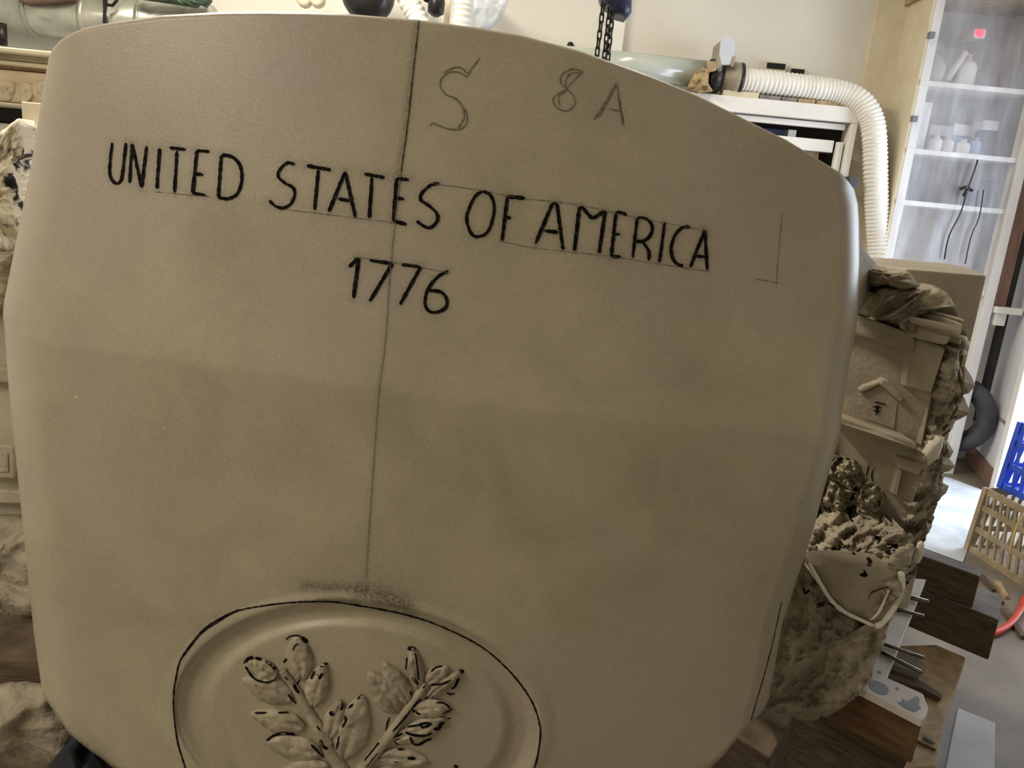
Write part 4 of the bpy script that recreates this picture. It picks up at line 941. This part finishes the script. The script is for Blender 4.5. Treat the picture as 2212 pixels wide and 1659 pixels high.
# dark wall sockets
for i, (a_, b__) in enumerate((((1654, 152), (1701, 134)), ((1706, 162), (1742, 146)))):
    r_ = empty('wall_socket', tuple(P((a_[0] + b__[0]) / 2, a_[1], YB - .03)), ['larger dark slot with a cream surround above the hose', 'smaller dark slot with a cream surround above the hose'][i], 'socket')
    pbox('surround', a_[0], a_[1] + 3, b__[0], b__[1] + 1, YB - .03, .03, M_cream, r_, .006)
    pbox('slot', a_[0] + 2, a_[1] - 5, b__[0] - 3, b__[1] + 4, YB - .036, .01, M_black, r_, .003)
slab('metal_bracket', [(1832, 381), (1854, 383), (1854, 402), (1846, 412), (1838, 400)], 4.1, .2, M_tyre, None, label='small grey bracket beside the stone and hose', cat='bracket')

# big duct at left, strap, top clutter
d0 = P(-140, 8, 4.27); d1 = P(460, 62, 4.27)
du = empty('wall_duct', tuple(d0), 'shiny grey duct along the wall at the upper left', 'duct')
tube('duct', [d0, d1], .112, M_duct, du, 32)
for t in (.18, .36, .56, .76, .93):
    q = d0.lerp(d1, t); e = (d1 - d0).normalized() * .012; tube('seam', [q - e, q + e], .1145, M_duct, du, 32)
hs = empty('pipe_strap', tuple(P(228, 48, 4.1)), 'black hanging strap on the shiny duct', 'strap')
slab('strap', [(219, -40), (232, -40), (230, 12), (228, 30), (233, 50), (221, 50), (222, 20)], 4.09, .012, M_black, hs)
tube('strap_loop', [P(230, 10, 4.09), P(243, 12, 4.09), P(252, 2, 4.09), P(258, -20, 4.09)], .008, M_black, hs, 8)
gl = dome('green_bundle', [(300, -20), (300, -4), (370, 6), (420, 14), (430, 4), (440, 14), (452, 0), (450, -20)], 4.08, .02, M_green, None, step=5, namp=.02, nsc=20); setp(gl, 'dark green bundle above the shiny duct', 'bundle')
bl = P(788, -20, 4.0)
lathe('black_lamp', [(.02, -.06), (.09, -.05), (.125, .0), (.128, .05), (.11, .10), (.03, .12)], (bl.x, 4.05, bl.z), M_black, None, 24, axis='y', label='black round lamp head above the top edge of the stone', cat='lamp')
for (a_, lab) in ((((868, -60), (882, 0), (898, 30), (915, 70)), 'slanting white ribbed hose left of the black handle'), (((1012, -60), (1003, 0), (1000, 30), (996, 80)), 'upright white ribbed hose beside the clear bag')):
    pp = spline([tuple(P(x, y, 4.1)) for x, y in a_], .0055)
    tube('ribbed_hose', pp, lambda i: .050 + .003 * math.sin(i * 1.3), M_hose, None, 20, label=lab, cat='hose')
hd = empty('tool_handle', tuple(P(940, 40, 4.05)), 'black tool handle hanging between two white ribbed hoses', 'tool')
tube('grip', [P(945, -30, 4.06), P(943, 5, 4.06), P(941, 28, 4.06), P(940, 36, 4.06)], lambda i: [.03, .042, .04, .015][i], M_black, hd, 16)
tube('neck', [P(928, -30, 4.06), P(920, 4, 4.06)], .012, M_iron, hd, 8)
box('wooden_strip', xat(960, 20, 4.2), 4.2, P(960, 60, 4.2).z, xat(972, 20, 4.2), 4.24, 2.5, M_cream, None, label='cream wooden strip between the two ribbed hoses', cat='strip')
bgd = dome('clear_bag', [(1022, -40), (1100, -40), (1098, 0), (1086, 30), (1060, 62), (1030, 64), (1022, 30)], 3.98, .02, M_bag, None, step=6, namp=.03, nsc=9, back=.03); setp(bgd, 'clear plastic bag hanging beside the ribbed hose', 'bag')
for i, x in enumerate((660, 688)):
    q = P(x, 2, 4.25); lathe('cream_ball', [(.02, -.05), (.035, -.045), (.038, 0), (.02, .02)], (q.x, 4.25, q.z), M_cream, None, 14, 'y', label=['left cream ball fixed on the wall above the stone', 'right cream ball fixed on the wall above the stone'][i], cat='ball')
rp = dome('paper_bundle', [(40, -20), (40, 4), (60, 8), (120, 4), (160, -2), (160, -20)], 4.12, .02, M_wood_red, None, step=6); setp(rp, 'reddish bundle lying on the shiny duct', 'bundle')
# chain hoist
hy = 3.0
ch = empty('chain_hoist', tuple(P(1305, 140, hy)), 'navy blue hoist block with two hanging chains', 'hoist')
dome('hook_block', [(1292, -30), (1300, 2), (1312, 14), (1330, 32), (1352, 38), (1364, 26), (1366, -30)], hy, .05, M_navy, ch, step=6, back=.08)
lk = None
def link(c, turn):
    global lk
    L, R = .0125, .0075; pts = []
    for t in np.linspace(0, 2 * math.pi, 17)[:-1]:
        pts.append((R * math.cos(t), 0, R * math.sin(t) + (L if math.sin(t) > 0 else -L) * .8))
    if lk is None:
        o = tube('chain_link', [tuple(Vector(p) + woff(ch)) for p in pts], .0034, M_iron, ch, 6, closed=True); lk = o
    else:
        o = lk.copy(); COL.objects.link(o); o.parent = ch
    o.location = Vector(c) - ch.location; o.rotation_euler = (0, 0, turn)
for (a_, b__) in (((1304, 2), (1288, 130)), ((1318, 12), (1304, 135)), ((1324, 20), (1312, 140))):
    A = P(*a_, hy); B = P(*b__, hy); nl = int((A - B).length / .026)
    for i in range(nl + 1): link(A.lerp(B, i / nl), (i % 2) * math.pi / 2 + .5)
for (x, y) in ((1232, 98),):
    q = P(x, y, YB - .012); lathe('wall_hook', [(.016, -.012), (.018, 0), (.014, .011)], tuple(q), M_iron, None, 12, 'y', label='tiny dark hook on the wall above the stone', cat='hook')

# ------------------------------------------------------------------ mantel and boxes behind the left edge
mn = empty('stone_mantel', tuple(P(40, 250, 2.6)), 'pale carved mantel with ornamented frieze behind the left edge of the stone', 'mantel')
MY = 2.4
def band(name, y0, y1, Y, dp, m, xr=135, **k):
    a0 = P(-260, y0, Y); b0 = P(xr, y1, Y); zt = P(40, y0, Y).z; zb = P(40, y1, Y).z
    return box(name, a0.x, Y, zb, P(xr, y0, Y).x, Y + dp, zt, m, mn, .004, **k)
band('top_slab', 104, 116, MY - .08, .5, M_cream)
band('cove', 117, 131, MY - .05, .4, M_stone_rough)
band('moulding', 132, 142, MY - .04, .4, M_cream)
band('groove', 143, 152, MY, .35, M_wood_tan)
band('frieze', 153, 222, MY - .01, .3, mat('pink_cream_stone', rgb(206, 184, 156), rgb(226, 208, 180), .8, 9))
band('lower_moulding', 223, 230, MY - .03, .3, M_cream)
for c in ((14, 195), (52, 200), (90, 196), (-25, 190)):
    dome('carved_swag', [(c[0] + 22 * math.cos(a) * (1 - .25 * math.sin(a)), c[1] + 24 * math.sin(a)) for a in np.linspace(0, 6.28, 20)[:-1]], MY - .011, .010, mat('swag_stone', rgb(204, 186, 158), rgb(226, 212, 184), .8, 30), mn, step=5, namp=.010, nsc=40)
band('opening', 231, 268, MY + .1, .05, M_dark, xr=62)
band('lower_panel', 269, 600, MY + .08, .2, M_wall, xr=135)
bx1 = empty('cream_box', tuple(P(72, 345, 2.2)), 'cream box with a triangular brace beside the left edge of the stone', 'box')
pbox('panel', 52, 345, 100, 224, 2.25, .1, M_cream, bx1, .003)
slab('brace', [(52, 300), (78, 270), (92, 262), (92, 330), (70, 345)], 2.21, .03, M_white, bx1); pbox('foot', 34, 356, 96, 344, 2.19, .12, M_white, bx1, .003)
tube('bracket_pipe', [P(2, 50, 4.05), P(4, 98, 4.05)], .025, M_iron, None, 10, label='short dark pipe end hanging under the shiny duct', cat='pipe')
